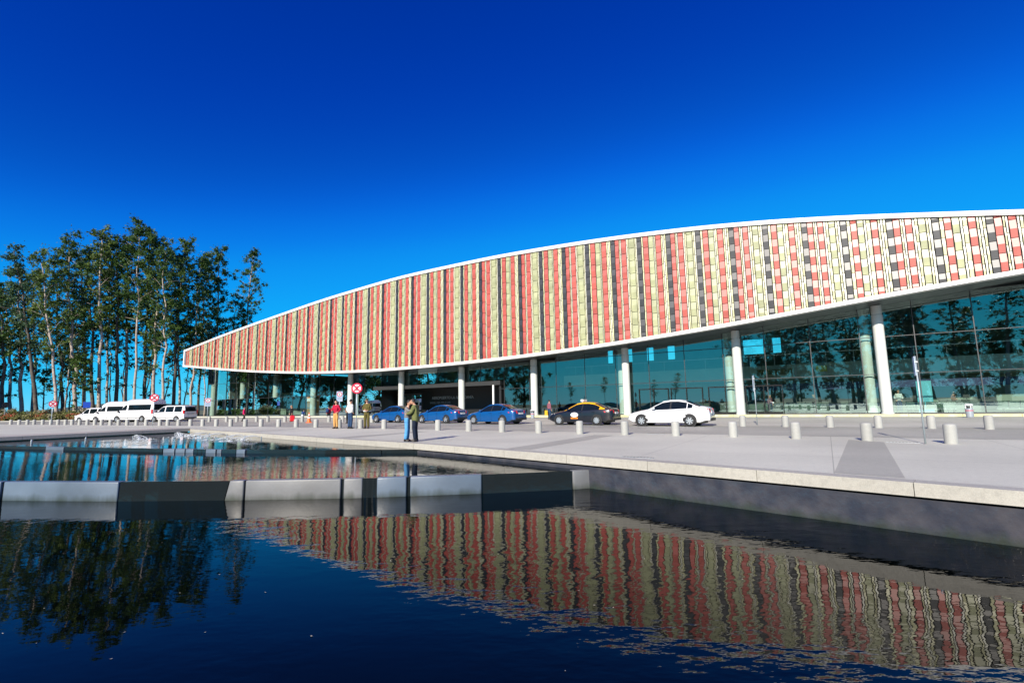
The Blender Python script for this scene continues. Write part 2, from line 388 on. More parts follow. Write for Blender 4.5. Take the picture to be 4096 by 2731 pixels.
# the two stepped weirs
M['wetstone'] = mat('wet_grey_stone', (0.15, 0.155, 0.16), 0.40, var=0.22, vscale=0.9, spec=0.5, coat=0.0, bump=0.002, bscale=14)
M['wetstone2'] = mat('wet_bluish_stone', (0.11, 0.145, 0.19), 0.34, var=0.25, vscale=0.7, spec=0.55, coat=0.0, bump=0.002, bscale=14)
M['wetdark'] = mat('dark_wet_stone', (0.012, 0.016, 0.018), 0.10, spec=0.6, bump=0.004, bscale=5)
def waterline(mt, z0, z1, col):
    nt = mt.node_tree; bs = nt.nodes['Principled BSDF']; lk = [l for l in nt.links if l.to_socket == bs.inputs['Base Color']][0]; src = lk.from_socket
    g = nt.nodes.new('ShaderNodeNewGeometry'); sp = nt.nodes.new('ShaderNodeSeparateXYZ'); nt.links.new(g.outputs['Position'], sp.inputs[0])
    no = nt.nodes.new('ShaderNodeTexNoise'); no.inputs['Scale'].default_value = 4.0; no.inputs['Detail'].default_value = 6
    mp = nt.nodes.new('ShaderNodeMapping'); mp.inputs['Scale'].default_value = (1, 1, .15); nt.links.new(g.outputs['Position'], mp.inputs[0]); nt.links.new(mp.outputs[0], no.inputs['Vector'])
    ad = nt.nodes.new('ShaderNodeMath'); ad.operation = 'MULTIPLY_ADD'; ad.inputs[1].default_value = .35; nt.links.new(no.outputs['Fac'], ad.inputs[0]); nt.links.new(sp.outputs[2], ad.inputs[2])
    mr = nt.nodes.new('ShaderNodeMapRange'); mr.inputs[1].default_value = z0 + .17; mr.inputs[2].default_value = z1 + .17; mr.inputs[3].default_value = .75; mr.inputs[4].default_value = 0.0; nt.links.new(ad.outputs[0], mr.inputs[0])
    mx = nt.nodes.new('ShaderNodeMix'); mx.data_type = 'RGBA'; nt.links.new(mr.outputs[0], mx.inputs[0]); nt.links.new(src, mx.inputs[6]); mx.inputs[7].default_value = rgba(col); nt.links.new(mx.outputs[2], bs.inputs['Base Color'])
for mm in ('wetstone', 'wetstone2', 'liner'): waterline(M[mm], Z_LOW - .02, Z_LOW + .16, (.03, .04, .025))
def weir(name, poly, ztop, zbase, cuts, label):
    root = empty(name, (poly[2][0], poly[2][1], ztop), label=label, cat='weir')
    def pt(x):
        for i in range(len(poly) - 1):
            a, b = poly[i], poly[i + 1]
            if a[0] >= x >= b[0]:
                f = (x - a[0]) / (b[0] - a[0]); return Vector((x, a[1] + f * (b[1] - a[1])))
        return Vector((x, poly[-1][1]))
    mb = MB()
    for i in range(len(poly) - 1):
        a, b = Vector(poly[i]), Vector(poly[i + 1]); dr = (b - a).normalized(); nr = Vector((-dr.y, dr.x)); nr = nr if nr.y > 0 else -nr
        mb.prism([a + nr * 0.02, b + nr * 0.02, b + nr * 0.22, a + nr * 0.22], zbase - 0.3, ztop - 0.012)
    rel(mb, 'core_wall', M['wetdark'], root)
    for (x0, x1, kind, t0, t1) in cuts:
        a, b = pt(x0), pt(x1)
        off = {'stone': 0.05, 'blue': 0.05, 'sheet': 0.02}[kind]
        dr = (b - a).normalized(); nr = Vector((-dr.y, dr.x)); nr = nr if nr.y > 0 else -nr
        at_, bt = a - dr * t0, b + dr * t1          # panels taper towards the top
        f = -nr * off
        zt = ztop if kind != 'sheet' else ztop - 0.004
        mb = MB()
        if kind == 'sheet':
            k = 8
            for j in range(k):
                g0, g1 = j / k, (j + 1) / k
                ax = at_ + (bt - at_) * g0; bx = at_ + (bt - at_) * g1; al = a + (b - a) * g0; bl = a + (b - a) * g1
                w0, w1 = 0.008 * math.sin(g0 * 19), 0.008 * math.sin(g1 * 19)
                mb.add([(al.x + f.x, al.y + f.y + w0 - 0.03, zbase - 0.25), (bl.x + f.x, bl.y + f.y + w1 - 0.03, zbase - 0.25), (bx.x + f.x * .5, bx.y + f.y * .5, zt), (ax.x + f.x * .5, ax.y + f.y * .5, zt)], [(0, 1, 2, 3)])
            rel(mb, 'water_sheet', M['wetdark'], root, True)
        else:
            g = 0.006
            mb.hexa([(a.x - dr.x * -g + f.x, a.y + f.y, zbase - 0.25), (b.x - dr.x * g + f.x, b.y + f.y, zbase - 0.25), (b.x + nr.x * .2, b.y + nr.y * .2, zbase - .25), (a.x + nr.x * .2, a.y + nr.y * .2, zbase - .25)],
                    [(at_.x + dr.x * g + f.x * .8, at_.y + f.y * .8, zt), (bt.x - dr.x * g + f.x * .8, bt.y + f.y * .8, zt), (bt.x + nr.x * .2, bt.y + nr.y * .2, zt - .004), (at_.x + nr.x * .2, at_.y + nr.y * .2, zt - .004)])
            o = rel(mb, 'stone_panel', M['wetstone'] if kind == 'stone' else M['wetstone2'], root)
            b_ = bmesh.new(); b_.from_mesh(o.data); bmesh.ops.bevel(b_, geom=list(b_.edges), offset=min(.03, abs(x1 - x0) * .15), segments=3, affect='EDGES', profile=.5); b_.to_mesh(o.data); b_.free(); autosmooth(o, 50)
    return root
weir('pool_weir', W1, Z_MID + 0.015, Z_LOW, [(2.6, 1.5, 'stone', 0, 0), (1.47, -0.77, 'sheet', 0, 0.03), (-0.82, -2.58, 'blue', 0, 0), (-2.66, -3.38, 'blue', 0, 0.0), (-3.40, -3.69, 'sheet', 0.06, 0.04),
     (-3.71, -4.17, 'stone', 0, 0), (-4.23, -6.57, 'stone', 0, 0), (-6.60, -7.12, 'stone', 0, -0.16), (-7.12, -9.74, 'sheet', 0.14, 0.0), (-9.76, -13.0, 'blue', 0, 0), (-13.08, -16, 'blue', 0, 0), (-16.05, -20, 'stone', 0, 0), (-20.05, -30, 'stone', 0, 0)],
     'near pool step of grey and bluish stone panels between dark water sheets')
weir('pool_weir', W2, Z_UP + 0.015, Z_MID, [(-5.0, -10.6, 'sheet', 0, 0), (-10.68, -11.1, 'blue', 0, 0), (-11.13, -11.8, 'sheet', 0, 0), (-11.82, -12.05, 'blue', 0, 0), (-12.1, -12.6, 'blue', 0, 0), (-12.63, -13.2, 'sheet', 0, 0), (-13.22, -13.62, 'blue', 0, 0), (-13.66, -14.15, 'blue', 0, 0), (-14.2, -14.8, 'blue', 0, 0),
     (-14.85, -20.9, 'sheet', 0, 0), (-20.95, -22.2, 'blue', 0, 0), (-22.25, -31, 'sheet', 0, 0)],
     'far pool step, a low dark wall with narrow blue stone panels')

# spouts and splashes of the upper pool
M['foam'] = mat('white_water', (0.75, 0.80, 0.84), 0.3, spec=0.5)
def jet(x, y, dx, dy, n, seed, label):
    random.seed(seed)
    root = empty('water_jet', (x, y, -0.16), label=label, cat='water jet', group='spouts of the upper pool')
    mb = MB(); mb.lathe([(0.03, -0.06), (0.03, 0.10)], 8, (dx * -0.05, dy * -0.05, 0.0)); mb.build('nozzle', M['steel'], root)
    mb = MB()
    for k in range(n):
        L = random.uniform(0.7, 1.7); a = random.uniform(-0.16, 0.16); hh = random.uniform(0.05, 0.16)
        ex, ey = dx * math.cos(a) - dy * math.sin(a), dx * math.sin(a) + dy * math.cos(a)
        pts = [(ex * L * u, ey * L * u, 0.06 + 4 * hh * u * (1 - u) - 0.09 * u) for u in [i / 7 for i in range(8)]]
        mb.tube(pts, [0.005 + 0.006 * u for u in [i / 7 for i in range(8)]], 5)
        for _ in range(14):
            u = random.uniform(0.3, 1.1)
            mb.ball((ex * L * u + random.gauss(0, .08), ey * L * u + random.gauss(0, .08), 0.0 + abs(random.gauss(0, .05)) - 0.04), *[random.uniform(.006, .018)] * 3, n=5, k=4)
    for _ in range(30):
        r = random.uniform(0.6, 1.9)
        mb.ball((dx * r + random.gauss(0, .22), dy * r + random.gauss(0, .22), -0.045), random.uniform(.02, .09), random.uniform(.02, .06), 0.008, n=7, k=4)
    tag(mb.build('spray', M['foam'], root, True), kind='stuff')
jet(-22.6, 29.4, 0.83, -0.55, 5, 1, 'white water jet from third nozzle along the left platform')
jet(-22.3, 32.6, 0.8, -0.6, 6, 2, 'white water jet nearest the far pool corner')
for i, (x, y) in enumerate(((-19.3, 31.3), (-17.2, 29.6), (-15.2, 27.9), (-13.5, 26.4))):
    jet(x, y, -0.75, -0.66, 4, 10 + i, ORD[i] + ' small water jet along the long bank from the far corner')
for i, (x, y) in enumerate(((-24.2, 28.0), (-25.7, 26.4))):
    mb = MB(); mb.lathe([(0.05, -0.08), (0.05, 0.10), (0.03, 0.14), (0.03, 0.18)], 10)
    o = mb.build('pool_nozzle', M['steel']); o.location = (x, y, -.18); tag(o, ['small steel pool nozzle under the platform, second from left edge', 'small steel pool nozzle under the platform, nearest left edge'][i], 'nozzle')

# slot drains in the paving and flakes afloat on the lower pool
for i, (x, y, lab) in enumerate(((12.2, 15.6, 'small dark slot drain in the paving left of the tall signpost'), (3.15, 12.75, 'small dark slot drain in the paving near the pool edge'), (6.3, 21.9, 'small dark slot drain in the lane before the white saloon'))):
    o = empty('slot_drain', (x, y, .006), math.atan2(T.y, T.x), lab, 'drain')
    mb = MB(); mb.box(-.42, .42, -.07, .07, -.05, .003); mb.build('frame', M['steel'], o)
    for k in range(9): mb = MB(); mb.box(-.38 + k * .086, -.33 + k * .086, -.05, .05, .0, .0055); mb.build('slot', M['dark'], o)
random.seed(14); mb = MB()
for k in range(46):
    x, y = random.uniform(-6.5, 3.0), random.uniform(3.2, 11.0)
    if x + y > 13.0: continue
    a = random.uniform(0, 6.28); r = random.uniform(.008, .02); c, s_ = math.cos(a) * r, math.sin(a) * r
    mb.add([(x - c, y - s_, Z_LOW + .004), (x + s_ * .5, y - c * .5, Z_LOW + .004), (x + c, y + s_, Z_LOW + .007), (x - s_ * .5, y + c * .5, Z_LOW + .004)], [(0, 1, 2, 3)])
tag(mb.build('floating_flakes', mat('pale_flake', (.45, .42, .33), .6)), 'small pale leaves and flecks afloat on the near pool', 'leaves', kind='stuff')
mb = MB(); mb.add([(13.2, 1.3, -1.2), (-46.7, 1.3, -1.2), (-46.7, 1.3, 0), (13.2, 1.3, 0)], [(0, 1, 2, 3)]); rel(mb, 'near_wall', M['liner'], bank)
# ---------------------------------------------------------------- terminal building
BOT = [(104.5, 9.75), (98.6, 9.18), (89.6, 8.28), (81.5, 7.57), (74.2, 7.04), (63.3, 6.40), (51.0, 6.07), (37.9, 6.17), (27.3, 6.43), (16.0, 7.02), (6.95, 7.71), (-2.1, 8.62), (-8.0, 9.18), (-11.8, 9.50), (-24, 10.4)]
TOP = [(104.5, 13.04), (94.0, 14.4), (82.3, 15.68), (62.1, 17.60), (46.5, 18.55), (30.4, 18.55), (18.1, 17.99), (8.4, 17.20), (0.6, 16.19), (-5.8, 15.05), (-12.3, 13.79), (-24, 11.6)]
def spl(pts):
    p = sorted(pts); x = np.array([a for a, _ in p]); y = np.array([b for _, b in p])
    g = np.arange(x[0], x[-1] + 0.25, 0.25); v = np.interp(g, x, y)
    for _ in range(3):
        k = 25; vv = np.concatenate([2 * v[0] - v[k:0:-1], v, 2 * v[-1] - v[-2:-k - 2:-1]])
        v = np.convolve(vv, np.ones(k) / k, 'same')[k:-k]
    return lambda s: float(np.interp(s, g, v))
zb, zt = spl(BOT), spl(TOP)
DF, DG, DC, DB = 45.4, 49.2, 49.98, 84.0
S0, S1 = -23.0, 104.5
base = P(40, 50, 0)
term = empty('terminal_building', base, label='long airport terminal with a curved striped facade over green glass and white columns', cat='building')
def tp(mb, name, mt, smooth=False, parent=None, kind=None):
    o = rel(mb, name, mt, term, smooth) if parent is None else mb.build(name, mt, parent, smooth)
    if kind: o['kind'] = kind
    return o
def sweep(secs, closed=True):
    """secs: list of rings (same length) -> MB"""
    mb = MB(); k = len(secs[0]); vs = [p for r in secs for p in r]; fs = []
    for i in range(len(secs) - 1):
        for j in range(k if closed else k - 1):
            fs.append((i * k + j, i * k + (j + 1) % k, (i + 1) * k + (j + 1) % k, (i + 1) * k + j))
    if closed: fs += [tuple(range(k)), tuple((len(secs) - 1) * k + j for j in range(k))]
    mb.add(vs, fs); return mb
ss = [S0 + (S1 - S0) * i / 128 for i in range(129)]
M['fascia'] = mat('white_fascia', (0.82, 0.82, 0.80), 0.4, var=0.03, vscale=0.5)
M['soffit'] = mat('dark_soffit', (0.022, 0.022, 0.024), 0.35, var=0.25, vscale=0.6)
M['backing'] = mat('facade_backing', (0.03, 0.03, 0.03), 0.8)
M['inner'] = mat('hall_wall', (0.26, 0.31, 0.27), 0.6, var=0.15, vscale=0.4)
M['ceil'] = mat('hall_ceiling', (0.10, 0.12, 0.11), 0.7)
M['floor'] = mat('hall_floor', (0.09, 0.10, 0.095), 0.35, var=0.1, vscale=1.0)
M['slab'] = mat('gallery_front', (0.50, 0.56, 0.50), 0.5, var=0.06, vscale=0.5)
tp(sweep([[P(s, DF - 0.24, zt(s) - 0.35), P(s, DF - 0.24, zt(s)), P(s, DF + 0.5, zt(s)), P(s, DF + 0.5, zt(s) - 0.35)] for s in ss]), 'upper_fascia', M['fascia'])
tp(sweep([[P(s, DF - 0.24, zb(s)), P(s, DF - 0.24, zb(s) + 0.30), P(s, DF + 0.5, zb(s) + 0.30), P(s, DF + 0.5, zb(s))] for s in ss]), 'lower_fascia', M['fascia'])
mb = MB(); e0, e1 = S1, S1 + 0.35
mb.hexa([P(e0, DF - .26, zb(S1)), P(e1, DF - .26, zb(S1)), P(e1, DF + .5, zb(S1)), P(e0, DF + .5, zb(S1))], [P(e0, DF - .26, zt(S1)), P(e1, DF - .26, zt(S1)), P(e1, DF + .5, zt(S1)), P(e0, DF + .5, zt(S1))])
tp(mb, 'end_fascia', M['fascia'])
tp(sweep([[P(s, DF + 0.04, zb(s) + .3), P(s, DF + 0.04, zt(s) - .3), P(s, DF + 0.3, zt(s) - .3), P(s, DF + 0.3, zb(s) + .3)] for s in ss]), 'backing_wall', M['backing'])
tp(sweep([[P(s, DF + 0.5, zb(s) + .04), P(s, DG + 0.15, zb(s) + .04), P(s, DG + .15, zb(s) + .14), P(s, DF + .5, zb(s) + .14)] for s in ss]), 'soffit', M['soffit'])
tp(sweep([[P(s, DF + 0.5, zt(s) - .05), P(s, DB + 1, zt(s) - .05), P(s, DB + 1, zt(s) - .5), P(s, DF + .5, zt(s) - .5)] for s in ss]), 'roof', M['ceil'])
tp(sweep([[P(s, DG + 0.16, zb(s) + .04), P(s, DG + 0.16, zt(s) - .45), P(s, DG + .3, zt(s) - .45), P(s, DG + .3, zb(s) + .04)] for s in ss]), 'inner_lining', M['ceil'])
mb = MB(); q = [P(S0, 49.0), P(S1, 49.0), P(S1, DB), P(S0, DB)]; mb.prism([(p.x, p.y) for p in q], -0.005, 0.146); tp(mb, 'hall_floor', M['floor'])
# rear wall with its high windows
def wallbox(mb, s0, s1, d0, d1, z0, z1):
    q = [P(s0, d0), P(s1, d0), P(s1, d1), P(s0, d1)]; mb.prism([(p.x, p.y) for p in q], z0, z1)
mb = MB(); wallbox(mb, S0, S1, DB, DB + .3, 0, 7.6)
wallbox(mb, S0, S1, DB, DB + .3, 10.8, 11.4)
k = 0; s = S0
OPEN = [(5.2, 6.3), (7.6, 10.4), (12.0, 13.2), (21.0, 22.2), (24.6, 25.8), (28.4, 29.4), (32.0, 33.0)]
c0 = S0
for (oa, ob) in OPEN + [(S1, S1)]:
    wallbox(mb, c0, oa, DB, DB + .3, 7.6, 10.8); c0 = ob
    if ob > oa: wallbox(mb, oa, ob, DB + .01, DB + .29, 7.6, 8.5)
secs = [[P(s, DB, 11.4), P(s, DB, max(11.42, zt(s) - .4)), P(s, DB + .3, max(11.42, zt(s) - .4)), P(s, DB + .3, 11.4)] for s in ss]
up = sweep(secs); mb.add(up.v, up.f)
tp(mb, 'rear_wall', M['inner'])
mb = MB()
for sx in (S0 + .1,):
    q = [P(sx, DG + .4), P(sx + .3, DG + .4), P(sx + .3, DB), P(sx, DB)]; mb.prism([(p.x, p.y) for p in q], 0, 11)
tp(mb, 'end_wall', M['inner'])
mb = MB(); wallbox(mb, S1 - .4, S1 - .1, 54.0, DB, 0.0, 9.3); tp(mb, 'far_end_wall', M['inner'])
mb = MB(); wallbox(mb, S0 + .5, 29.0, 58.0, DB - .1, 3.5, 5.0); tp(mb, 'gallery_slab', M['slab'])
mb = MB(); wallbox(mb, S0 + .5, 29.0, 62.0, 62.3, 0.15, 3.45); tp(mb, 'checkin_back_wall', M['inner'])
mb = MB(); wallbox(mb, 57.5, 100.0, 60.0, 60.3, 0.15, 4.6); tp(mb, 'arrivals_back_wall', M['inner'])
mb = MB()
for i in range(22):
    s = S0 + 2 + i * 2.3
    if s < 28.5: mb.add(*[[P(s, 58.1, 5.0), P(s + .05, 58.1, 5.0), P(s + .05, 58.1, 6.05), P(s, 58.1, 6.05)], [(0, 1, 2, 3)]])
wallbox(mb, S0 + .5, 28.8, 58.05, 58.12, 6.05, 6.12); tp(mb, 'gallery_railing', M['steel'])

# facade panels: bent, slightly tilted tiles in vertical strips, woven in a repeating colour order
PAN = {'dark': mat('charcoal_panel', (0.03, 0.03, 0.033), 0.42, var=0.3, vscale=0.9, spec=0.7),
       'red': mat('brick_red_panel', (0.44, 0.085, 0.062), 0.42, var=0.2, vscale=0.8, spec=0.7),
       'olive': mat('olive_panel', (0.36, 0.37, 0.20), 0.42, var=0.2, vscale=0.9, spec=0.7),
       'cream': mat('cream_strip', (0.58, 0.56, 0.32), 0.40, var=0.12, vscale=0.7, spec=0.7),
       'pale': mat('white_strip', (0.66, 0.65, 0.52), 0.40, var=0.06, vscale=0.7, spec=0.7)}
PER = 5.47; U = PER / 1210.0
ORDER = [('dark', 0, 85), ('red', 90, 175), ('cream', 184, 207), ('pale', 212, 237), ('red', 245, 330), ('pale', 338, 365), ('cream', 370, 404), ('olive', 412, 500), ('cream', 508, 536), ('pale', 541, 572),
         ('dark', 580, 665), ('cream', 674, 718), ('red', 725, 810), ('olive', 820, 905), ('pale', 913, 941), ('cream', 946, 998), ('red', 1008, 1095), ('cream', 1104, 1130), ('pale', 1136, 1166), ('cream', 1172, 1203)]
MIDW = [(0, 96), (101, 192), (197, 214), (218, 237), (242, 355), (360, 382), (386, 408), (413, 541), (547, 567), (571, 592), (597, 692), (697, 725), (730, 840), (850, 956), (960, 974), (977, 990), (995, 1106), (1112, 1140), (1145, 1170), (1175, 1205)]
PH = 1.27; random.seed(11)
def panel_geo(w, h, e, off=0.05, jog=0.0):
    vs = []
    for (z, o) in ((0, off), (h * 0.5, off + e), (h, off)):
        for a in (-w / 2, w / 2): vs.append(T * a - N * o + Vector((0, 0, z)))
    for z in (0, h):
        for a in (-w / 2, w / 2): vs.append(T * a + N * 0.03 + Vector((0, 0, z)))
    return vs, [(0, 1, 3, 2), (2, 3, 5, 4), (6, 8, 4, 2, 0), (7, 1, 3, 5, 9), (0, 6, 7, 1), (4, 5, 9, 8)]
cells = []
kk = int((38.89 - S0) / PER) + 1
for per in range(-14, 14):
    sa = 38.89 - per * PER
    for ki, (kind, u0_, u1_) in enumerate(ORDER):
        fm = max(0.0, min(1.0, (sa - 3.0) / 16.0)); u0_, u1_ = u0_ + (MIDW[ki][0] - u0_) * fm, u1_ + (MIDW[ki][1] - u1_) * fm
        a, b = sa - u0_ * U, sa - u1_ * U
        sc = (a + b) / 2; wd = abs(a - b)
        if sc < S0 + .3 or sc > S1 - .2: continue
        lo, hi = max(zb(sc - wd / 2), zb(sc + wd / 2), zb(sc)) - 0.02 + .18, min(zt(sc - wd / 2), zt(sc + wd / 2)) - .22
        z = lo - random.random() * PH
        while z < hi:
            z0, z1 = max(z, lo), min(z + PH - 0.045, hi)
            if z1 - z0 > 0.08: cells.append((kind, sc, wd - 0.034, z0, z1, (z1 - z0) > PH - 0.07))
            z += PH
pmesh = {}
WIDE = ('dark', 'red', 'olive')
def size_key(c):
    p = P(c[1], DF, c[3]); return (p - Vector((0, 0, EYE))).length
vis = lambda c: c[1] > -12.6
rest = {}
for grp, name in ((lambda c: c[0] in WIDE, 'facade_panel'), (lambda c: c[0] not in WIDE, 'facade_slat')):
    L = sorted([c for c in cells if grp(c)], key=lambda c: (0 if vis(c) else 1, size_key(c)))
    for i, (kind, sc, wd, z0, z1, full) in enumerate(L):
        tl = random.gauss(0, 0.006)
        e = max(0.0, (z1 - z0) / 2 * math.tan(R(6.0)) + random.gauss(0, 0.004))
        if i < 300:
            key = (kind, round(wd, 2)) if full else None
            if key and key in pmesh: me = pmesh[key]
            else:
                v, f = panel_geo(wd, z1 - z0, e)
                me = bpy.data.meshes.new(name); me.from_pydata(v, [], f); me.materials.append(PAN[kind])
                b = bmesh.new(); b.from_mesh(me); bmesh.ops.recalc_face_normals(b, faces=b.faces); b.to_mesh(me); b.free()
                if key: pmesh[key] = me
            o = bpy.data.objects.new(name, me); COL.objects.link(o); o.parent = term
            o.location = P(sc, DF, z0) - base
        else:
            mb = rest.setdefault((name, kind), MB()); v, f = panel_geo(wd, z1 - z0, e)
            pp = P(sc, DF, z0); mb.add([x + pp for x in v], f)
for nm in ('facade_panel', 'facade_slat'):
    big = MB(); ms = []
    for (n2, kind), mb in rest.items():
        if n2 == nm: big.add(mb.v, mb.f, len(ms)); ms.append(PAN[kind])
    big.v = [(p[0] - base.x, p[1] - base.y, p[2]) for p in big.v]
    tag(big.build('far_' + nm + 's', ms, term), kind='stuff')

# columns
M['column'] = mat('white_column', (0.60, 0.62, 0.59), 0.4, var=0.03, vscale=1.0)
SC0, SP = 102.36, 10.596
def column(s, D, r, ztop):
    mb = MB(); mb.lathe([(r + .04, 0), (r + .04, 0.10), (r, 0.12), (r, ztop - 0.9), (r - .05, ztop - 0.88), (r - .05, ztop - 0.8), (r - .02, ztop - 0.78), (r - .02, ztop - 0.148)], 28)
    o = mb.build('column', M['column'], term); autosmooth(o); o.location = P(s, D, 0.148) - base
for i in range(12):
    s = SC0 - SP * i; ztop = zb(s) + 0.03
    if i < 4: column(s, DC, .50, ztop)
    elif i < 8: column(s, 48.72, .40, ztop)
    else: column(s - .36, 48.72, .38, ztop); column(s + .52, 50.0, .40, ztop)

# glass front
gm = bpy.data.materials.new('green_glass'); gm.use_nodes = True; g = gm.node_tree; g.nodes.clear()
go = g.nodes.new('ShaderNodeOutputMaterial'); tr = g.nodes.new('ShaderNodeBsdfTransparent'); tr.inputs[0].default_value = (0.82, 0.96, 0.89, 1)
gl = g.nodes.new('ShaderNodeBsdfGlossy'); gl.inputs['Color'].default_value = (0.66, 0.88, 0.84, 1); gl.inputs['Roughness'].default_value = 0.0
fr = g.nodes.new('ShaderNodeFresnel'); fr.inputs['IOR'].default_value = 1.5
mr = g.nodes.new('ShaderNodeMapRange'); mr.inputs[1].default_value = 0.0; mr.inputs[2].default_value = 1.0; mr.inputs[3].default_value = 0.20; mr.inputs[4].default_value = 1.0
mx = g.nodes.new('ShaderNodeMixShader')
g.links.new(fr.outputs[0], mr.inputs[0]); g.links.new(mr.outputs[0], mx.inputs[0]); g.links.new(tr.outputs[0], mx.inputs[1]); g.links.new(gl.outputs[0], mx.inputs[2]); g.links.new(mx.outputs[0], go.inputs[0])
M['glass'] = gm
ROWS = [0.15, 3.3, 6.3, 9.4, 12.5]
BAY = SP / 3; PS0, PS1 = 33.45, 55.0          # portal span
edges = [SC0 + 0.9 - BAY * i for i in range(36)]
random.seed(5)
def gplane(s): return DG
for i in range(len(edges) - 1):
    a, b = edges[i], edges[i + 1]
    ta, tb = zb(a) + .03, zb(b) + .03
    inport = (a + b) / 2 > PS0 and (a + b) / 2 < PS1
    rows = list(ROWS)
    if inport: rows[1] = 4.3
    for r in range(4):
        z0, z1 = rows[r] + .035, rows[r + 1] - .035
        if inport and r == 0: continue
        if z0 > min(ta, tb) - .1 and z0 > max(ta, tb) - .3: continue
        za, zz = min(z1, ta), min(z1, tb)
        j = [random.uniform(-0.004, 0.004) for _ in range(3)]
        d = 0.03
        mb = MB(); mb.hexa([P(a - d, DG + j[0], z0), P(b + d, DG + j[1], z0), P(b + d, DG + j[1] + .02, z0), P(a - d, DG + j[0] + .02, z0)],
                           [P(a - d, DG + j[0] + j[2], za), P(b + d, DG + j[1] + j[2], zz), P(b + d, DG + j[1] + j[2] + .02, zz), P(a - d, DG + j[0] + j[2] + .02, za)])
        # one sheet is enough for clear reflections: keep the outer face only
        mb.f = [mb.f[2]]; mb.m = [0]
        tp(mb, 'pane', M['glass'])
for i, s in enumerate(edges):
    inport = PS0 + .2 < s < PS1 - .2
    mb = MB(); q = [P(s - .03, DG - .03), P(s + .03, DG - .03), P(s + .03, DG + .13), P(s - .03, DG + .13)]
    mb.prism([(p.x, p.y) for p in q], 4.3 if inport else 0.15, zb(s) + .05); tp(mb, 'mullion', M['dark'])
def trans(s0, s1, z, th=.025):
    mb = MB(); q = [P(s0, DG - .02), P(s1, DG - .02), P(s1, DG + .10), P(s0, DG + .10)]
    mb.prism([(p.x, p.y) for p in q], z - th, z + th); tp(mb, 'transom', M['dark'])
trans(PS1, edges[0], 3.3); trans(edges[-1], PS0, 3.3)
trans(PS1, edges[0], 6.3); trans(edges[-1], PS0, 6.3) ; trans(edges[-1], -8.5, 9.4)
trans(PS1, edges[0], 0.19, .04); trans(edges[-1], PS0, 0.19, .04)
# second layer of doors under the central bays
M['doorframe'] = mat('bronze_door_frame', (0.012, 0.012, 0.012), 0.6, spec=.15)
for k, s in enumerate((4.7, 7.9, 11.4, 14.6)):
    mb = MB()
    wallbox(mb, s - 1.5, s + 1.5, DG - .12, DG - .04, 2.62, 2.72)
    for e in (-1.5, -0.04, 1.43): wallbox(mb, s + e, s + e + .07, DG - .12, DG - .04, .15, 2.62)
    wallbox(mb, s - 1.38, s - .06, DG - .10, DG - .06, 0.15, 0.35); wallbox(mb, s + .06, s + 1.38, DG - .10, DG - .06, 0.15, 0.35)
    tp(mb, 'door_frame', M['doorframe'])

# recessed entrance portal
M['black'] = mat('portal_black', (0.012, 0.012, 0.013), 0.5)
M['portal'] = mat('portal_frame_grey', (0.03, 0.03, 0.03), 0.45, var=0.1, vscale=0.5)
mb = MB(); wallbox(mb, PS0 - .35, PS1 + .35, 49.0, 50.6, 3.78, 4.28); tp(mb, 'portal_lintel', M['portal'])
mb = MB(); wallbox(mb, PS0, PS1, 50.6, 55.3, 3.9, 4.2); wallbox(mb, PS0, PS1, 55.0, 55.3, .15, 3.9)
wallbox(mb, PS0 - .3, PS0, 49.3, 55.3, .15, 3.78); wallbox(mb, PS1, PS1 + .3, 49.3, 55.3, .15, 3.78)
tp(mb, 'portal_recess', M['black'])
mb = MB(); wallbox(mb, PS0, PS1, 49.2, 55.0, .147, .16); tp(mb, 'portal_floor', M['backing'])
mb = MB(); wallbox(mb, PS0 + .4, PS0 + .58, 48.7, 48.88, .15, 3.78); tp(mb, 'portal_post', M['white'])
mb = MB()
for e in (49.6, 51.2, 52.8, 54.4): wallbox(mb, e - .05, e + .05, 53.0, 53.1, .16, 3.0)
wallbox(mb, 49.5, 54.9, 52.98, 53.12, 3.0, 3.25); tp(mb, 'sliding_door_frame', M['portal'])
for e in (49.7, 51.3, 52.9):
    mb = MB(); wallbox(mb, e, e + 1.4, 53.04, 53.06, .2, 2.95); mb.f = mb.f[2:3]; mb.m = [0]; tp(mb, 'sliding_door_leaf', M['glass'])

def text_mesh(name, body, size, mt, parent, loc, zrot, depth=0.01, align='LEFT'):
    cu = bpy.data.curves.new(name, 'FONT'); cu.body = body; cu.size = size; cu.extrude = depth; cu.align_x = align
    to = bpy.data.objects.new(name + '_tmp', cu); COL.objects.link(to)
    dg = bpy.context.evaluated_depsgraph_get(); me = bpy.data.meshes.new_from_object(to.evaluated_get(dg))
    bpy.data.objects.remove(to, do_unlink=True)
    me.materials.clear(); me.materials.append(mt); me.name = name
    o = bpy.data.objects.new(name, me); COL.objects.link(o); o.parent = parent
    o.location = loc; o.rotation_euler = (R(90), 0, zrot); return o
RZ = math.atan2(-T.y, -T.x)                     # reading direction along the front
M['letter'] = mat('white_letters', (0.80, 0.82, 0.85), 0.4)
text_mesh('portal_lettering', 'AEROPUERTO LA ARAUCAN\u00cdA', 0.56, M['letter'], term, P(49.3, 54.9, 2.35) - base, RZ)
text_mesh('portal_lettering', 'IIANIL NIA MA II LVE', 0.44, mat('dim_letters', (0.45, 0.46, 0.48), 0.5), term, P(49.7, 54.9, 1.7) - base, RZ)

